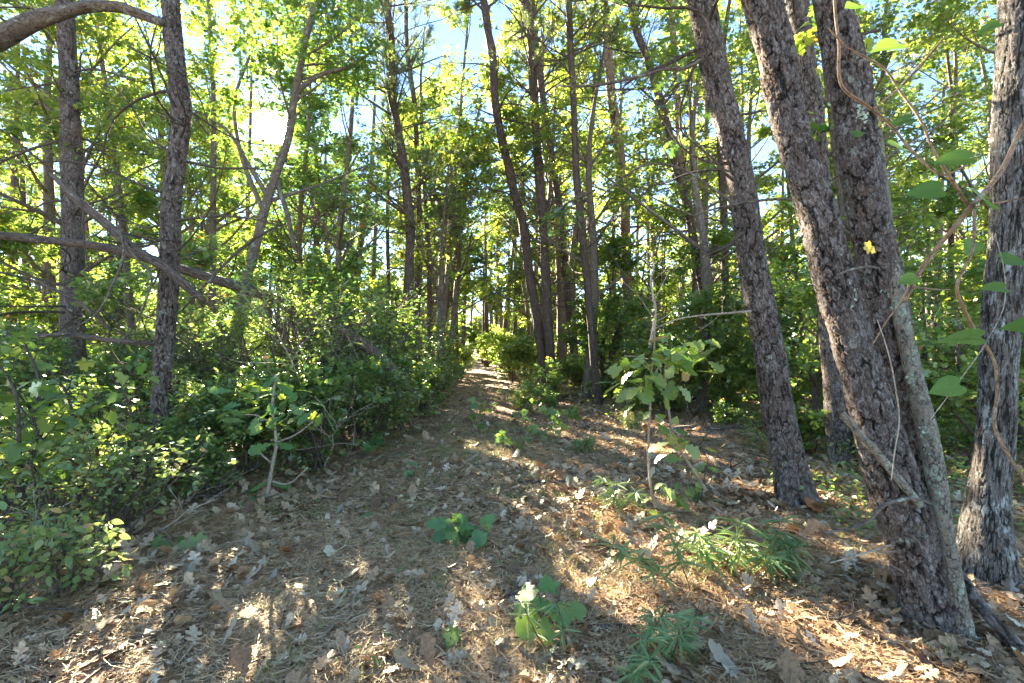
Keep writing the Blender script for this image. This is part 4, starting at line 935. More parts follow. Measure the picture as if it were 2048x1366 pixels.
gstick('fallen_branch', 'purplish branch piece right of the crooked one, bottom centre', [(895, 1268, 9), (940, 1278, 10), (980, 1290, 11), (1014, 1298, 10)], 'bark_dead', 32, 1, .15)
gstick('fallen_branch', 'dark branch running right from the large leaved oak seedling', [(1120, 1252, 8), (1170, 1256, 10), (1220, 1256, 11), (1290, 1260, 11), (1340, 1264, 10), (1400, 1270, 7)], 'bark_dead', 33, 3, .3)
gstick('fallen_branch', 'pale peeling stick by the bottom edge below the oak seedling', [(1005, 1352, 9), (1035, 1330, 10), (1065, 1312, 9)], 'twig_pale', 34)
gstick('fallen_branch', 'pale stick on the leaves at the right bottom', [(1110, 1310, 8), (1140, 1290, 9), (1160, 1270, 7)], 'twig_pale', 35)
gstick('fallen_branch', 'pale twig slanting on the needles at the centre left bottom', [(720, 1260, 5), (745, 1225, 6), (768, 1196, 7)], 'twig_pale', 36)
gstick('fallen_branch', 'thin grey forked twig below the small seedling in the centre', [(1020, 1010, 3), (1045, 1035, 4), (1065, 1050, 4), (1083, 1066, 4)], 'bark_grey', 37, 3, .2)
gstick('fallen_branch', 'lichen grey branch lying under the sweetfern', [(1458, 1180, 8), (1500, 1190, 10), (1540, 1204, 12), (1575, 1222, 12), (1600, 1238, 8)], 'bark_grey', 38, 5, .25)
gstick('fallen_branch', 'tangled dead branch in the bottom right foreground', [(1380, 1240, 6), (1430, 1275, 8), (1480, 1310, 9), (1560, 1330, 10), (1620, 1345, 10), (1680, 1362, 9)], 'bark_dead', 39, 8, .4)
gstick('fallen_branch', 'dark fallen branch by the feet of the path pines', [(1030, 812, 5), (1080, 806, 6), (1130, 798, 7), (1180, 790, 8), (1240, 792, 7), (1300, 800, 6)], 'bark_dead', 40, 9, .7)
gstick('fallen_branch', 'mossy log behind the scaly leaning pine', [(1340, 862, 9), (1380, 860, 12), (1430, 862, 12), (1480, 858, 12), (1540, 860, 10)], 'bark_grey', 41, 7, .7, .4)
gstick('fallen_branch', 'dead branch with stubs under the oak sapling', [(1370, 880, 5), (1400, 900, 8), (1430, 925, 9), (1460, 942, 10), (1490, 952, 8)], 'bark_dead', 42, 8, .45, .3)
gstick('fallen_branch', 'pale curved root like branch in the lower left bushes', [(70, 1160, 6), (110, 1150, 9), (150, 1162, 11), (185, 1176, 10), (200, 1200, 7)], 'bark_grey', 43, 5, .3)
gstick('fallen_branch', 'grey stick slanting under the big leaves at the lower left', [(245, 1125, 5), (265, 1095, 8), (285, 1070, 8), (300, 1040, 5)], 'bark_grey', 44, 3, .3, .4)
gstick('fallen_branch', 'curved grey twig on the edge of the path at the left', [(390, 970, 4), (400, 992, 5), (430, 1010, 6), (470, 1025, 5), (500, 1034, 4)], 'bark_grey', 45, 3, .25)
gstick('fallen_branch', 'thin dark stick on the path edge, lower left', [(400, 1190, 4), (430, 1168, 5), (465, 1140, 5)], 'bark_dead', 46)
gstick('fallen_branch', 'bottom left corner branch', [(-20, 1330, 6), (40, 1332, 8), (80, 1340, 8), (110, 1352, 6)], 'bark_dead', 47, 5, .3, .3)
gstick('fallen_branch', 'long thin pale stick right of the sweetfern', [(1590, 1180, 4), (1640, 1172, 5), (1700, 1165, 5), (1780, 1158, 5)], 'twig_pale', 48, 3, .3)
gstick('fallen_branch', 'log in the leaves behind the thickest pine', [(1620, 900, 6), (1680, 905, 8), (1740, 900, 7)], 'bark_dead', 49, 6, .5, .4)

# greenbrier and its support in the right foreground
v0 = thing('greenbrier_vine', 'brown woody vine looping with broad heart shaped leaves in front of the right oak', 'vine', (P(1912, 577, 1.35)[0], 1.35, 0.0))
D = 1.3
for k, pts in enumerate([
    [(2075, 200, 11), (2047, 249, 11), (2005, 337, 12), (1973, 380, 13), (1938, 418, 13), (1910, 453, 11), (1882, 486, 10), (1840, 542, 11), (1822, 573, 14), (1808, 602, 12)],
    [(1668, -15, 7), (1672, 40, 7), (1678, 88, 7), (1684, 172, 7), (1734, 211, 7), (1784, 253, 6), (1815, 292, 6), (1854, 330, 6), (1886, 350, 5), (1935, 330, 4)],
    [(1655, 55, 4), (1690, 90, 4), (1734, 116, 5), (1773, 141, 5), (1801, 183, 6), (1836, 232, 6), (1875, 316, 7), (1907, 365, 8), (1938, 415, 9)],
    [(1889, 74, 4), (1840, 130, 4), (1801, 172, 4), (1748, 218, 3)],
    [(1948, 420, 7), (1949, 450, 7), (1945, 500, 7), (1914, 577, 8), (1930, 622, 8), (1952, 665, 8), (1988, 721, 8), (1994, 780, 7), (1991, 858, 8), (2023, 920, 7), (2060, 975, 6)],
    [(1822, 573, 4), (1860, 578, 4), (1900, 580, 4)],
    [(1808, 600, 4), (1775, 640, 4), (1745, 690, 3)],
    [(1940, 415, 5), (2000, 405, 5), (2060, 392, 4)],
    [(1755, 640, 3), (1775, 700, 4), (1790, 770, 5), (1798, 850, 5), (1790, 900, 4), (1783, 960, 3)],
    [(1990, 470, 3), (2008, 540, 3), (2010, 600, 3), (1975, 680, 3), (1920, 760, 3), (1860, 840, 3)],
]):
    C_, R_ = curve([P(a, b, D + .03 * math.sin(k * 2.1 + i)) for i, (a, b, w) in enumerate(pts)], [w / 2 / F * D * (.8 if k < 8 else .6) for a, b, w in pts], .012)
    g = Geo(); tubes(g, C_, R_, 9, .06, rs(200 + k)); g.put('stem', M['vine' if k < 8 else 'twig_pale'], v0, smooth=True)
hl = [(1775, 88, 66, -.15), (1808, 292, 62, .2), (1905, 318, 66, -.15), (1848, 382, 66, .05), (1975, 402, 80, .1), (2030, 520, 60, .2), (2040, 650, 70, -.1), (1918, 672, 80, .1), (1800, 240, 56, .1), (1705, 12, 50, .3), (1945, 495, 44, 1.2), (1790, 168, 40, .3), (1890, 775, 60, .3), (1815, 560, 40, .3), (1985, 575, 50, .1), (1975, 55, 44, .2), (1720, 265, 30, .4)]
rng = rs(210)
for px, py, w, tl in hl:
    g = Geo()
    s = w / F * D * .82
    a = norm(np.array([rng.choice([-1, 1]) * 1.0, rng.normal() * .35, tl * rng.choice([-1, 1])]))
    nr = norm(np.array([rng.normal() * .25, -.7 - .5 * rng.random(), .8]))
    c = P(px, py, D + rng.normal() * .05) - a * s * .45
    leaves(g, rng, c[None], a[None], nr[None], np.array([s]), T_HEART, .3)
    g.put('leaf', M['leaf_vine'], v0)

# brushwood
rng = rs(620)
for k, (px, py, L_) in enumerate([(1350, 900, .9), (1420, 880, .8), (1480, 900, .8), (1380, 850, 1.1), (1450, 840, 1.2), (1530, 880, .7), (1640, 880, .8), (1290, 840, 1.0), (1400, 950, .6), (1560, 940, .5), (1230, 800, 1.3), (1340, 790, 1.4), (1120, 830, .9), (1180, 870, .7), (1660, 960, .5), (1250, 1110, .4), (1000, 1200, .3), (1600, 1240, .4), (280, 1080, .6), (160, 1120, .7), (60, 1200, .6), (200, 1230, .4), (360, 1010, .6), (300, 990, .8), (640, 930, .6), (700, 880, .7)]):
    b = G(px, py); t = thing('dead_twig_spray', 'bare dead twig spray lying in the litter', 'branch', tuple(b), 'dead twig sprays in the litter')
    a_ = rng.uniform(0, 6.28); d = np.array([math.cos(a_), math.sin(a_) * .6, rng.uniform(.05, .5)]); pts = [b + np.array([0, 0, .02])]
    for j in range(7): d = norm(d + rng.normal(0, .25, 3) * np.array([1, 1, .5])); pts.append(pts[-1] + d * L_ / 7)
    B = np.array(pts)[None]; B[..., 2] = np.maximum(B[..., 2], gz(B[..., 0], B[..., 1]) + .012)
    BR = np.linspace(.009, .003, 8)[None] * (.6 + .5 * L_)
    S, SR = spawn(rng, B, BR, 6, .1, .95, L_ * .55, .8, .25, 7, .6, .7, .35); S2, SR2 = spawn(rng, S, SR, 3, .2, .95, L_ * .28, .7, .2, 5, .6, .6, .4)
    for Q in (S, S2): Q[..., 2] = np.maximum(Q[..., 2], gz(Q[..., 0], Q[..., 1]) + .008)
    g = Geo(); tubes(g, B, BR, 7, .08, rng); tubes(g, S, np.maximum(SR, .0018), 5); tubes(g, S2, np.maximum(SR2, .0012), 4)
    g.put('stem', M[['bark_grey', 'twig', 'twig_pale', 'bark_dead'][k % 4]], t, smooth=True)
rng = rs(640)
for k, (px, Y, H) in enumerate([(60, 4.6, 1.1), (150, 4.2, .8), (250, 4.8, 1.0), (210, 3.7, .6), (300, 6.2, 1.5), (420, 5.6, 1.3), (480, 6.4, 1.9), (560, 5.6, 1.2), (640, 5.7, 1.5), (690, 6.3, 1.7), (760, 7.4, 2.0), (820, 9.0, 1.8), (100, 3.3, .6), (30, 3.0, .7), (580, 6.0, 2.1), (380, 4.6, .7)]):
    b = np.array(gl(px, Y)); t = thing('bare_stem', 'thin bare stem poking up through the left shrubs', 'branch', tuple(b), 'bare stems in the left shrubs')
    d = np.array([rng.normal() * .5, rng.normal() * .2, 1.0]); pts = [b + np.array([0, 0, -.02])]
    for j in range(8): d = norm(d + rng.normal(0, .2, 3)); pts.append(pts[-1] + d * H * 1.15 / 8)
    B = np.array(pts)[None]; BR = np.linspace(.009, .0025, 9)[None] * (.6 + .3 * H)
    S, SR = spawn(rng, B, BR, 8, .2, .95, H * .5, .8, .2, 7, .6, .7, .35); S2, SR2 = spawn(rng, S, SR, 3, .2, .95, H * .22, .7, .2, 5, .6, .6, .4)
    g = Geo(); tubes(g, B, BR, 7, .08, rng); tubes(g, S, np.maximum(SR, .002), 5); tubes(g, S2, np.maximum(SR2, .0013), 4)
    g.put('stem', M[['twig_pale', 'bark_grey'][k % 2]], t, smooth=True)
# oak saplings with broad lobed leaves
def leafset(parent, rng, L3, per, size, tmpl, mat, spread=.03, tilt=.6, bend=.3, name='foliage', tone=None, droop=.2):
    g = Geo(); foliage(g, rng, L3, per, size, tmpl, spread, tilt, bend, False, droop, .5, tone); g.put(name, M[mat], parent)
s1 = thing('oak_sapling', 'oak sapling with large drooping lobed leaves, some glowing yellow, right of the path', 'sapling', tuple(G(1308, 1012)))
rng = rs(300)
g = Geo(); stemsP = []
for pts, w in (([(1308, 1015), (1300, 960), (1297, 890), (1300, 820), (1302, 760), (1308, 700), (1310, 650)], 9), ([(1412, 980), (1380, 930), (1350, 880), (1335, 800), (1330, 740), (1340, 700)], 10), ([(1302, 760), (1330, 720), (1370, 700), (1410, 705)], 5), ([(1305, 740), (1280, 715), (1250, 712)], 4), ([(1310, 830), (1335, 850), (1345, 880)], 4)):
    ya = 4.4 if w >= 9 else 3.7
    yb = 3.6
    n_ = len(pts); yy = np.linspace(ya, yb, n_)
    C_, R_ = curve([P(a, b, y) for (a, b), y in zip(pts, yy)], [.62 * w / 2 / F * y * (1 - .5 * i / n_) for i, y in enumerate(yy)], .03)
    tubes(g, C_, R_, 8, .06, rng)
    i_ = np.linspace(0, len(C_) - 1, 6).astype(int); stemsP.append(C_[i_])
g.put('stem', M['twig_pale'], s1, smooth=True)
ctr = [(1340, 700, 3.5), (1300, 745, 3.4), (1375, 705, 3.5), (1270, 710, 3.5), (1400, 720, 3.7), (1320, 690, 3.6), (1360, 690, 3.6), (1235, 770, 3.9), (1330, 850, 3.8), (1350, 880, 3.8), (1265, 790, 3.8), (1310, 770, 3.4), (1400, 690, 3.8), (1360, 745, 3.4), (1325, 1000, 4.1), (1355, 975, 4.2)]
g = Geo(); pos = []; ax = []; nr = []; sz = []
for cx, cy, y in ctr:
    m_ = 7
    for _ in range(m_):
        c = P(cx, cy, y) + rng.normal(0, .065, 3); a_ = rng.uniform(0, 6.28)
        pos.append(c); ax.append([math.cos(a_), math.sin(a_) * .7, -rng.uniform(0, .7)]); nr.append([rng.normal() * .5, rng.normal() * .5 - .3, 1]); sz.append(rng.uniform(.08, .19))
leaves(g, rng, np.array(pos), np.array(ax), norm(np.array(nr)), np.array(sz), T_WOAK, .25); g.put('foliage', M['leaf_under'], s1)
stick('dead_sapling', 'bare white barked dead sapling above the big oak leaves', 'sapling', [(1300, 690, 6, 3.9), (1306, 660, 6, 3.9), (1312, 630, 5.5, 3.9), (1306, 590, 5, 3.9), (1302, 560, 4, 3.9), (1308, 530, 4, 3.9), (1296, 500, 3, 3.9)], 'twig_pale', 301, 8, twigs=8, L=.45, up=.5, parent=None)

s2 = thing('oak_sapling', 'pale stemmed oak sapling with broad scalloped leaves left of the path', 'sapling', tuple(G(535, 1002)))
rng = rs(310); g = Geo()
cl = []
for pts, w in (([(533, 1010), (538, 970), (545, 930), (552, 890), (550, 860), (545, 820), (548, 780), (552, 750)], 8), ([(548, 930), (520, 905), (510, 890)], 4), ([(541, 962), (575, 968), (600, 950), (615, 935)], 4), ([(552, 885), (590, 870), (630, 840)], 3.5), ([(548, 850), (510, 830), (480, 830)], 3.5)):
    n_ = len(pts); C_, R_ = curve([P(a, b, 4.66 - .03 * i) for i, (a, b) in enumerate(pts)], [w / 2 / F * 4.66 * (1 - .5 * i / n_) for i in range(n_)], .03)
    tubes(g, C_, R_, 7, .06, rng)
g.put('stem', M['twig_pale'], s2, smooth=True)
pos = []; ax = []; nr = []; sz = []
for cx, cy in [(545, 760), (560, 775), (520, 790), (590, 790), (500, 810), (470, 825), (610, 800), (545, 800), (575, 820), (640, 830), (490, 780), (530, 830), (560, 850), (600, 830), (450, 835), (510, 760), (580, 770), (545, 870), (505, 985), (530, 960)]:
    for _ in range(3):
        c = P(cx, cy, 4.55 + rng.normal() * .12) + rng.normal(0, .04, 3); a_ = rng.uniform(0, 6.28)
        pos.append(c); ax.append([math.cos(a_), math.sin(a_) * .7, -rng.uniform(-.1, .5)]); nr.append([rng.normal() * .4, rng.normal() * .4 - .15, 1]); sz.append(rng.uniform(.13, .22))
g = Geo(); leaves(g, rng, np.array(pos), np.array(ax), norm(np.array(nr)), np.array(sz), T_WOAK, .2); g.put('foliage', M['leaf_big'], s2)
# right side sprays of maple leaves close to the pines, and the left foreground maple
def spray(name, label, cat, pts, leafc, mat, tmpl, size, seed, stem_mat='twig', per=4, spread=.08):
    o_ = thing(name, label, cat, tuple(P(*pts[0][:2], pts[0][3])))
    rng = rs(seed); C_, R_ = curve(np.array([P(a, b, d) for a, b, w, d in pts]), [w / 2 / F * d for a, b, w, d in pts], .03)
    g = Geo(); tubes(g, C_, R_, 7, .05, rng)
    S, SR = spawn(rng, C_[None], R_[None], leafc, .15, 1, .45, .8, .15, 5, .6, .5, .4, flat=.4); tubes(g, S, np.maximum(SR, .001), 4)
    g.put('stem', M[stem_mat], o_, smooth=True)
    leafset(o_, rng, S, per, size, tmpl, mat, spread, .55, .25)
    return o_
spray('maple_branch', 'leafy maple spray glowing between the scaly pine and the thick pine', 'branch', [(1690, 250, 6, 5.2), (1650, 262, 6, 5.2), (1620, 262, 5, 5.2), (1570, 240, 4, 5.2), (1540, 250, 3, 5.2)], 16, 'leaf_canopy', T_MAPLE, .12, 321)
spray('maple_branch', 'leafy maple spray at the top between the thick pines', 'branch', [(1760, 60, 6, 5.0), (1700, 70, 6, 5.0), (1640, 60, 5, 5.0), (1600, 90, 4, 5.0)], 14, 'leaf_canopy', T_MAPLE, .12, 322)
spray('oak_branch', 'dark drooping oak spray beside the scaly pine at the top', 'branch', [(1440, 60, 6, 4.9), (1400, 110, 6, 4.9), (1375, 170, 5, 4.9), (1360, 230, 4, 4.9), (1362, 270, 3, 4.9)], 14, 'leaf_dark', T_OAK, .16, 323, per=3)
spray('oak_branch', 'dark oak spray left of the third path pine', 'branch', [(1190, 380, 5, 8), (1160, 395, 5, 8), (1130, 410, 4, 8), (1105, 440, 3, 8)], 14, 'leaf_dark', T_OAK, .18, 324, per=3)
for k, (px, py, d) in enumerate([(60, 690, 3.9), (130, 760, 4.2), (250, 770, 4.6), (60, 800, 3.8), (180, 840, 4.2), (20, 740, 3.6)]):
    spray('maple_sapling', ['maple sapling with wide flat leaves left, topmost by the bare branch', 'maple sapling with flat leaves under the horizontal bare branch', 'maple sapling against the dark pine on its left', 'maple sapling with dark leaves above the crooked grey stem', 'maple sapling low in front of the dark pine', 'maple leaves cut by the left edge above the bushes'][k], 'sapling',
          [(px + 30, 690 + F * CH / d, 8, d), (px + 20, (690 + F * CH / d + py) / 2, 7, d), (px, py + 20, 5, d), (px - 30, py - 20, 3, d)], 12, 'leaf_under', T_MAPLE, .15, 330 + k, per=3, spread=.1)
stick('bare_stem', 'crooked pale grey stem rising through the left bushes', 'sapling', [(82, 1025, 7, 4.3), (72, 985, 8, 4.3), (60, 930, 8, 4.3), (52, 880, 7, 4.3), (38, 820, 6, 4.3), (18, 760, 5, 4.3), (5, 740, 3, 4.3)], 'twig_pale', 340, 8, twigs=5, L=.4)

# oak seedlings
def seedling(label, px, py, H, n, size, seed, tmpl=T_WOAK, mat='leaf_big', name='oak_seedling', group=None, rad=.1):
    rng = rs(seed); b = G(px, py); t = thing(name, label, 'seedling', tuple(b), group)
    B = np.zeros((3, 5, 3))
    for k in range(3):
        a_ = rng.uniform(0, 6.28)
        for j in range(5): B[k, j] = b + np.array([math.cos(a_) * rad * j / 4, math.sin(a_) * rad * j / 4, H * j / 4 * (1 - .15 * k)])
    g = Geo(); tubes(g, B, np.linspace(.004, .0015, 5)[None] * np.ones((3, 1)) * (H / .3) ** .5, 5); g.put('stem', M['twig'], t, smooth=True)
    K = n; i_ = rng.integers(0, 3, K); u = rng.uniform(.25, 1, K)
    p = b + (B[i_, 4] - b) * u[:, None]; a_ = rng.uniform(0, 6.28, K)
    ax_ = np.c_[np.cos(a_), np.sin(a_), rng.uniform(-.5, .25, K)]; nr_ = norm(np.c_[rng.normal(0, .35, K), rng.normal(0, .3, K) - .9, np.ones(K)])
    g = Geo(); leaves(g, rng, p, ax_, nr_, size * rng.uniform(.6, 1.15, K), tmpl, .25); g.put('foliage', M[mat], t)
    return t
seedling('oak seedling with bluish green scalloped leaves alone on the path', 935, 1088, .26, 22, .19, 350, rad=.14)
seedling('large leaved oak seedling among fern fronds at the bottom centre', 1098, 1275, .34, 13, .2, 351, rad=.12)
seedling('small two leaf oak seedling over the crooked branch, bottom centre', 900, 1300, .14, 6, .09, 352, rad=.06)
seedling('low oak seedling with three big dark leaves at the lower left', 355, 1100, .12, 6, .21, 353, T_WOAK, 'leaf_under', rad=.15)
seedling('oak seedling under the azalea at the path bend', 735, 905, .3, 12, .2, 354, T_MAPLE, rad=.2)
seedling('small flat rosette plant on the left side of the path', 735, 1040, .05, 9, .09, 355, T_OVAL2, 'leaf_under', 'rosette_plant', rad=.05)
seedling('small upright oak seedling on the path behind the rosette', 822, 955, .16, 8, .09, 356)
rng = rs(360)
for k, (px, py) in enumerate([(1120, 870), (1050, 850), (1035, 905), (970, 830), (1150, 850), (1080, 880), (1000, 760), (1010, 790), (1060, 770), (1180, 780), (1230, 740), (1290, 780), (1600, 850), (1650, 800), (1560, 790), (1700, 780), (960, 870), (1400, 1010), (1250, 830)]):
    seedling('broad leaved green seedling standing in the litter right of the path', px, py, rng.uniform(.25, .6), 16, rng.uniform(.12, .18), 361 + k, T_WOAK if k % 2 else T_MAPLE, 'leaf_under', group='broad leaved seedlings right of the path', rad=.25)
spots_ = [(540, 1200), (655, 1262), (690, 1200), (370, 1210), (355, 1180), (700, 1320), (525, 1350), (560, 1110), (805, 1150), (890, 1190), (905, 1225), (705, 1215), (650, 1120), (1130, 985), (780, 1290), (480, 1250), (600, 1060), (860, 1020), (790, 1090), (745, 1335), (440, 1300), (995, 1140), (640, 1010)]
for k, (px, py) in enumerate(spots_):
    seedling('tiny green seedling on the needle litter of the path', px, py, .05, 6, .045, 400 + k, T_OVAL2, 'leaf_under', 'path_seedling', 'tiny seedlings on the path', rad=.035)

# sweetfern
def sweetfern(label, px, py, H, seed, stems=3, lean=(0, 0), whorls=7, size=.1):
    rng = rs(seed); b = G(px, py); t = thing('sweetfern', label, 'fern', tuple(b))
    g = Geo(); gL = Geo()
    for k in range(stems):
        a_ = rng.uniform(0, 6.28); d = np.array([math.cos(a_) * .6 + lean[0], math.sin(a_) * .4 + lean[1], 1])
        n_ = 9; pts = [b + np.array([rng.normal(0, .02), rng.normal(0, .02), -.01])]
        for j in range(1, n_):
            d = d + np.array([rng.normal() * .09, rng.normal() * .09, -.02]); pts.append(pts[-1] + norm(d) * H / (n_ - 1) * (1 - .12 * k))
        C_ = np.array(pts); tubes(g, C_, np.linspace(.004, .0016, n_), 5)
        for w in range(whorls):
            u = .35 + .65 * (w + rng.random() * .5) / whorls; i = min(n_ - 2, int(u * (n_ - 1)))
            c = C_[i] + (C_[i + 1] - C_[i]) * (u * (n_ - 1) - i)
            m_ = 10; aa = rng.uniform(0, 6.28, m_)
            ax_ = np.c_[np.cos(aa), np.sin(aa), rng.uniform(-.45, .45, m_)]
            leaves(gL, rng, np.repeat(c[None], m_, 0), ax_, norm(np.c_[rng.normal(0, .3, m_), rng.normal(0, .3, m_) - .2, np.ones(m_)]), size * rng.uniform(.7, 1.25, m_), (T_FERN[0] * np.array([1, .8, 1]), T_FERN[1]), .22)
    g.put('stem', M['twig'], t, smooth=True); gL.put('foliage', M['leaf_fern'], t)
sweetfern('tall sweetfern with toothed narrow leaves left of the big sweetfern clump', 1385, 1185, .62, 500, 2, (-.75, .1), 6, .13)
sweetfern('big sweetfern clump of toothed leaves before the scaly pine foot, left half', 1440, 1150, .42, 501, 4, (-.2, -.1), 4, .155)
sweetfern('sweetfern reaching toward the scaly pine foot, right half of the clump', 1530, 1150, .42, 502, 4, (.35, 0), 4, .155)
sweetfern('sweetfern with yellowed tips around the large leaved oak seedling', 1120, 1310, .34, 503, 2, (-.1, -.1), 3, .085)
sweetfern('sweetfern cut by the bottom edge right of the oak seedling', 1245, 1385, .42, 504, 3, (.05, .1), 4, .10)
sweetfern('sweetfern at the bottom edge beside the tangled branch', 1345, 1330, .34, 505, 3, (.1, 0), 4, .10)
sweetfern('sparse sweetfern in sunlight right of the centre stick', 1235, 1030, .40, 506, 3, (-.1, 0), 4, .13)
sweetfern('small sweetfern behind the dead stubbed branch', 1265, 860, .4, 507, 4, (0, 0), 4, .15)
sweetfern('small sweetfern near the feet of the path pines', 1170, 905, .3, 508, 3, (0, 0), 4, .14)

# ------------------------------------------------------------------ stray leaves that stand out
def oneleaf(name, label, p, a, n_, s, tmpl, mat, seed=1):
    g = Geo(); rng = rs(seed); leaves(g, rng, np.array([p]), np.array([a], float), norm(np.array([n_], float)), np.array([s]), tmpl, .3)
    ob = g.put(name, M[mat], tags={'at': tuple(p)}); tag(ob, label, 'leaf')
oneleaf('yellow_leaf', 'single yellow leaf caught on the twin pine trunk', P(1730, 492, 2.42), (1, 0, -.35), (.2, -1, .25), .075, T_MAPLE, 'yellow_leaf')
oneleaf('orange_leaf', 'single orange leaf lying on the needles before the thickest pine', G(1685, 1248) + np.array([0, 0, .02]), (1, .2, 0), (0, -.3, 1), .075, T_MAPLE, 'orange_leaf')
oneleaf('red_leaf', 'single small red leaf beside a tiny seedling on the path', G(670, 1262) + np.array([0, 0, .03]), (1, .2, .1), (0, -.4, 1), .035, T_OVAL2, 'red_leaf')
oneleaf('fallen_leaf', 'greenish brown oak leaf lying left of the thickest pine foot', G(1690, 1090) + np.array([0, 0, .03]), (1, .1, 0), (0, -.2, 1), .16, T_OAK, 'leaf_pale')
oneleaf('yellow_leaf', 'yellow leaf lying on a seedling right of the path', G(1027, 815) + np.array([0, 0, .2]), (.4, .2, 1), (0, -1, .2), .14, T_HEART, 'yellow_leaf')

# ------------------------------------------------------------------ litter
rng = rs(900)
def area_pts(n, y0, y1, pw=1.0, fx=1.16):
    """uniform over the visible wedge of ground between two depths"""
    y = np.sqrt(rng.uniform(y0 ** 2, y1 ** 2, n)); x = rng.uniform(-fx, fx, n) * y
    return x, y
def on_path(x, y, w=.7): return np.abs(x - pathx(y)) < w
# dead oak leaves
g = Geo()
for n, y0, y1, tm, keep in ((11000, 1.7, 6.0, T_OAK, .65), (4500, 1.7, 6.0, T_WOAK, .7), (9000, 6, 14, T_HEX, .35), (9000, 14, 34, T_OVAL, .4)):
    x, y = area_pts(n, y0, y1)
    k = ~(on_path(x, y) & (rng.random(n) > keep)); cl = np.sin(x * 2.3 + y) * np.sin(y * 2.9 - x * 1.1)
    k &= rng.random(n) < .72 + .4 * cl
    x = x[k]; y = y[k]; n = len(x); a_ = rng.uniform(0, 6.28, n)
    p = np.c_[x, y, gz(x, y) + rng.uniform(.012, .05, n)]
    ax_ = np.c_[np.cos(a_), np.sin(a_), rng.normal(0, .2, n)]; nr_ = norm(np.c_[rng.normal(0, .3, (n, 2)), np.ones(n) * np.where(rng.random(n) < .3, -1, 1)])
    sz = (.045 + .115 * rng.random(n) ** 1.5) * np.where(y > 6, 1.2, 1) * np.where(y > 14, 1.4, 1)
    leaves(g, rng, p, ax_, nr_, sz, tm, .45, np.where(rng.random(n) > .985, 1.0, np.clip(rng.normal(.42, .3, n), 0, .96)))
for n, y0, y1, sz0 in ((60000, 1.7, 5, .030), (50000, 5, 10, .045), (26000, 10, 25, .09)):
    x, y = area_pts(n, y0, y1); a_ = rng.uniform(0, 6.28, n)
    k = rng.random(n) < .75 + .35 * np.sin(x * 2.9 + 2) * np.sin(y * 2.1 + x); x = x[k]; y = y[k]; a_ = a_[k]; n = len(x)
    p = np.c_[x, y, gz(x, y) + rng.uniform(.01, .035, n)]
    leaves(g, rng, p, np.c_[np.cos(a_), np.sin(a_), rng.normal(0, .3, n)], norm(np.c_[rng.normal(0, .4, (n, 2)), np.ones(n)]), sz0 * rng.uniform(.5, 1.5, n), T_OVAL, .5, np.clip(rng.normal(.5, .32, n), 0, .96))
for mx, my, mh, ms in MOUNDS[:5]:
    n = 420; a_ = rng.uniform(0, 6.28, n); rr_ = ms * (.35 + .9 * np.abs(rng.normal(0, .8, n))); x = mx + np.cos(a_) * rr_; y = my + np.sin(a_) * rr_
    leaves(g, rng, np.c_[x, y, gz(x, y) + rng.uniform(.01, .06, n)], np.c_[np.cos(a_ * 3), np.sin(a_ * 3), rng.normal(0, .4, n)], norm(np.c_[np.cos(a_) * .4 + rng.normal(0, .4, n), np.sin(a_) * .4 + rng.normal(0, .4, n), np.ones(n)]), rng.uniform(.02, .09, n), T_HEX, .5, np.clip(rng.normal(.4, .3, n), 0, .96))
ob = g.put('fallen_leaves', M['leaf_dead']); tag(ob, 'pale brown dead oak leaves scattered over the forest floor', 'leaves', kind='stuff')
# needles: curved strips
g = Geo()
for n, y0, y1, wd, ln in ((170000, 1.8, 4.2, .0028, .13), (120000, 4.2, 8, .0042, .15), (50000, 8, 16, .007, .2)):
    x, y = area_pts(n, y0, y1, fx=1.12)
    dens = np.where(on_path(x, y, .85), 1.0, .62 + .3 * np.sin(x * 3.1 + 1) * np.sin(y * 2.2))
    k = rng.random(n) < dens; x = x[k]; y = y[k]; n = len(x)
    a_ = rng.uniform(0, 6.28, n) ; L_ = ln * rng.uniform(.45, 1.1, n); cv = rng.normal(0, .35, n)
    z = gz(x, y) + np.abs(rng.normal(.012, .014, n)) + .006; tz = rng.normal(0, .10, n)
    pts = []
    for u in (-.5, 0, .5):
        ang = a_ + cv * u
        pts.append(np.c_[x + np.cos(ang) * L_ * u - np.sin(a_) * cv * L_ * .5 * (u * u), y + np.sin(ang) * L_ * u + np.cos(a_) * cv * L_ * .5 * (u * u), z + tz * L_ * u])
    sd_ = np.c_[-np.sin(a_), np.cos(a_), rng.normal(0, .3, n)] * (wd / 2)
    X = np.stack([pts[0] - sd_, pts[0] + sd_, pts[1] - sd_, pts[1] + sd_, pts[2] - sd_ * .6, pts[2] + sd_ * .6], 1)
    off = (np.arange(n) * 6)[:, None]
    g.add(X, [off + np.array([[0, 2, 3, 1]]), off + np.array([[2, 4, 5, 3]])], {'v': np.repeat(np.clip(rng.normal(.55, .25, n), 0, 1), 6)})
ob = g.put('pine_needle_litter', M['straw']); tag(ob, 'brown fallen pine needles matted over the path and floor', 'needles', kind='stuff')
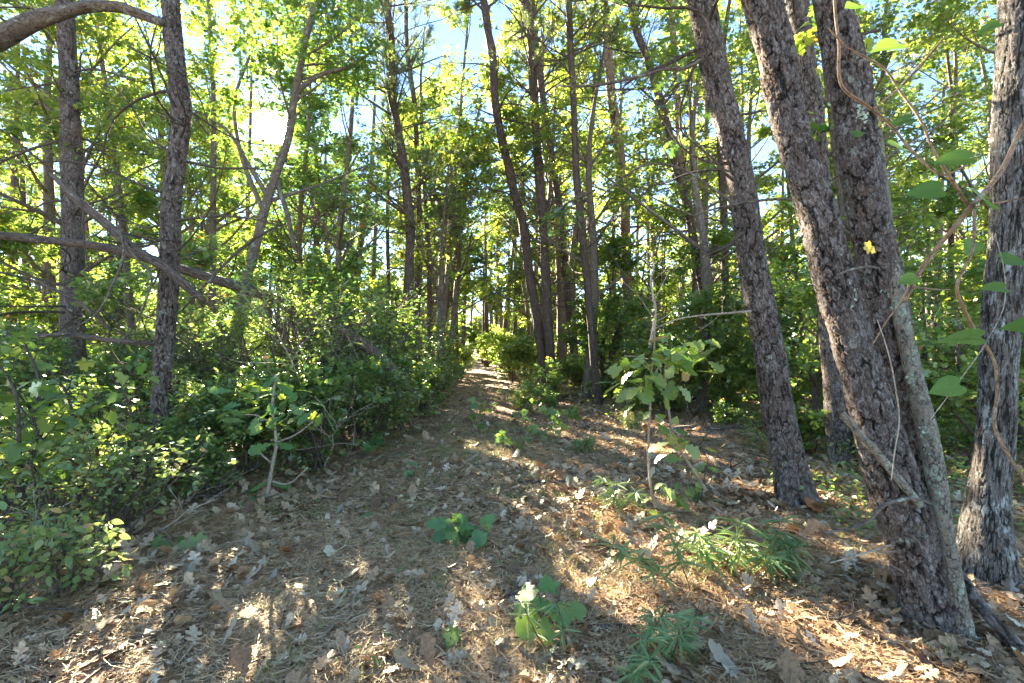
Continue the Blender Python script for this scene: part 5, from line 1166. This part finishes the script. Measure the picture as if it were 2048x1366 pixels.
# small twigs
n = 900; x, y = area_pts(n, 1.8, 9); a_ = rng.uniform(0, 6.28, n); L_ = rng.uniform(.06, .35, n)
B = np.zeros((n, 5, 3)); cv = rng.normal(0, .25, n)
for j in range(5):
    u = j / 4 - .5; B[:, j, 0] = x + np.cos(a_ + cv * u) * L_ * u + rng.normal(0, .004, n); B[:, j, 1] = y + np.sin(a_ + cv * u) * L_ * u + rng.normal(0, .004, n)
    B[:, j, 2] = gz(x, y) + .03 + rng.normal(0, .006, n)
g = Geo(); tubes(g, B, rng.uniform(.0015, .005, n)[:, None] * np.linspace(1, .6, 5)[None], 5)
ob = g.put('twig_litter', M['bark_grey']); tag(ob, 'small grey twigs strewn over the forest floor', 'twigs', kind='stuff')
# grass
def blades(n, x, y, h, wd, mat, name, lab):
    z = gz(x, y); a_ = rng.uniform(0, 6.28, n); ld = rng.uniform(.2, 1.0, n) * h
    dx = np.cos(a_) * ld; dy = np.sin(a_) * ld; s_ = np.c_[-np.sin(a_), np.cos(a_), np.zeros(n)] * wd / 2
    p0 = np.c_[x, y, z]; p1 = np.c_[x + dx * .35, y + dy * .35, z + h * .7]; p2 = np.c_[x + dx, y + dy, z + h * rng.uniform(.5, 1.05, n)]
    X = np.stack([p0 - s_, p0 + s_, p1 - s_ * .8, p1 + s_ * .8, p2], 1); off = (np.arange(n) * 5)[:, None]
    g = Geo(); g.add(X, [off + np.array([[0, 1, 3, 2]]), off + np.array([[2, 3, 4]])], {'v': np.repeat(rng.random(n), 5)})
    ob = g.put(name, M[mat]); tag(ob, lab, 'grass', kind='stuff')
cx = []; cy = []
for _ in range(420):
    y = math.sqrt(rng.uniform(2 ** 2, 9 ** 2)); x = float(pathx(y)) + rng.normal() * .8
    if rng.random() < .2: x = rng.uniform(0, 1.0) * y
    m_ = rng.integers(10, 45); cx.append(x + rng.normal(0, .06, m_)); cy.append(y + rng.normal(0, .06, m_))
cx = np.concatenate(cx); cy = np.concatenate(cy); n = len(cx)
blades(n, cx, cy, rng.uniform(.03, .11, n), .0025, 'grass', 'grass', 'thin green grass blades in sparse tufts along the path')
# leafy ground cover beyond the litter, away from the path
def cover(n, y0, y1, size, mat, hz, name, lab, cond):
    x, y = area_pts(n, y0, y1, fx=1.25); k = cond(x, y); x = x[k]; y = y[k]; n = len(x); a_ = rng.uniform(0, 6.28, n)
    cl = np.clip(.5 + .5 * np.sin(x * 1.7 + 2 * np.sin(y * .9)) * np.sin(y * 1.3 + x), 0, 1)
    p = np.c_[x, y, gz(x, y) + .03 + hz * rng.random(n) * (.3 + .9 * cl)]
    g = Geo(); leaves(g, rng, p, np.c_[np.cos(a_), np.sin(a_), rng.normal(0, .3, n)], norm(np.c_[rng.normal(0, .45, (n, 2)), np.ones(n)]), size * rng.uniform(.6, 1.2, n) * (1 + .03 * y), T_OVAL, .25,
                         np.clip(rng.normal(.5, .28, n), 0, 1))
    ob = g.put(name, M[mat]); tag(ob, lab, 'ground cover', kind='stuff')
cover(52000, 3.2, 12, .055, 'leaf_under', .42, 'ground_cover', 'dense small green leaves covering the ground left of the path', lambda x, y: (x < pathx(y) - 1.5 - .35 * np.sin(y * 1.9) - np.clip((5.5 - y) * .35, 0, 3)) & (np.sin(x * 2.1 + 1) * np.sin(y * 1.7) > -.45))
cover(60000, 8, 45, .075, 'leaf_canopy', .6, 'woodland_undergrowth', 'low leafy undergrowth spreading through the woods on the right', lambda x, y: (x > pathx(y) + 1.5 + np.clip((12.5 - y) * .3, 0, 4)) & (np.sin(x * 1.1 + 1) * np.sin(y * .9) > -.6))
cover(26000, 12, 45, .085, 'leaf_under', .6, 'undergrowth', 'leafy undergrowth spreading through the far woods on the left', lambda x, y: x < pathx(y) - 1.2)
cover(26000, 3.6, 9.5, .055, 'leaf_under', .35, 'right_ground_cover', 'small bright leaves on the ground behind the grey oak at the right', lambda x, y: (x > 2.5 + (y - 4.5) * .35) & (np.sin(x * 2.3) * np.sin(y * 1.9) > -.35))

# lichen crusts on the near trunks
def lichen(parent, C_, R_, pts, Y, seed):
    rng = rs(seed); g = Geo()
    for px, py, w, h in pts:
        n = 70; c = P(px, py, Y)
        i = np.argmin(np.abs(C_[:, 2] - c[2])); 
        q = np.c_[c[0] + rng.normal(0, w / F * Y * .3, n), np.zeros(n), c[2] + rng.normal(0, h / F * Y * .3, n)]
        ci = np.array([np.argmin(np.abs(C_[:, 2] - z)) for z in q[:, 2]])
        dx = np.clip(q[:, 0] - C_[ci, 0], -R_[ci] * .97, R_[ci] * .97); q[:, 0] = C_[ci, 0] + dx
        dy = np.sqrt(np.maximum(R_[ci] ** 2 - dx ** 2, 0)); q[:, 1] = C_[ci, 1] - dy - .006
        nn = norm(np.c_[dx, -dy, np.zeros(n)] + rng.normal(0, .012, (n, 3))); ax_ = rng.normal(size=(n, 3))
        leaves(g, rng, q, norm(ax_ - (ax_ * nn).sum(1, keepdims=True) * nn), nn, rng.uniform(.008, .022, n), T_WOAK, .3, wid=1.3)
    g.put('lichen', M['lichen'], parent)
lichen(t14, C14, R14, [(1702, 585, 22, 40)], 2.5, 1)
lichen(t15, C15, R15, [(1790, 585, 34, 44), (1722, 230, 20, 40)], 2.65, 2)
tt = [o for o in bpy.data.objects if o.name.startswith('leaning_oak')][0]
lichen(tt, C16, R16, [(1850, 765, 40, 22), (1812, 610, 26, 26), (1932, 1290, 30, 60), (1870, 900, 22, 60), (1760, 300, 30, 60)], 2.36, 3)
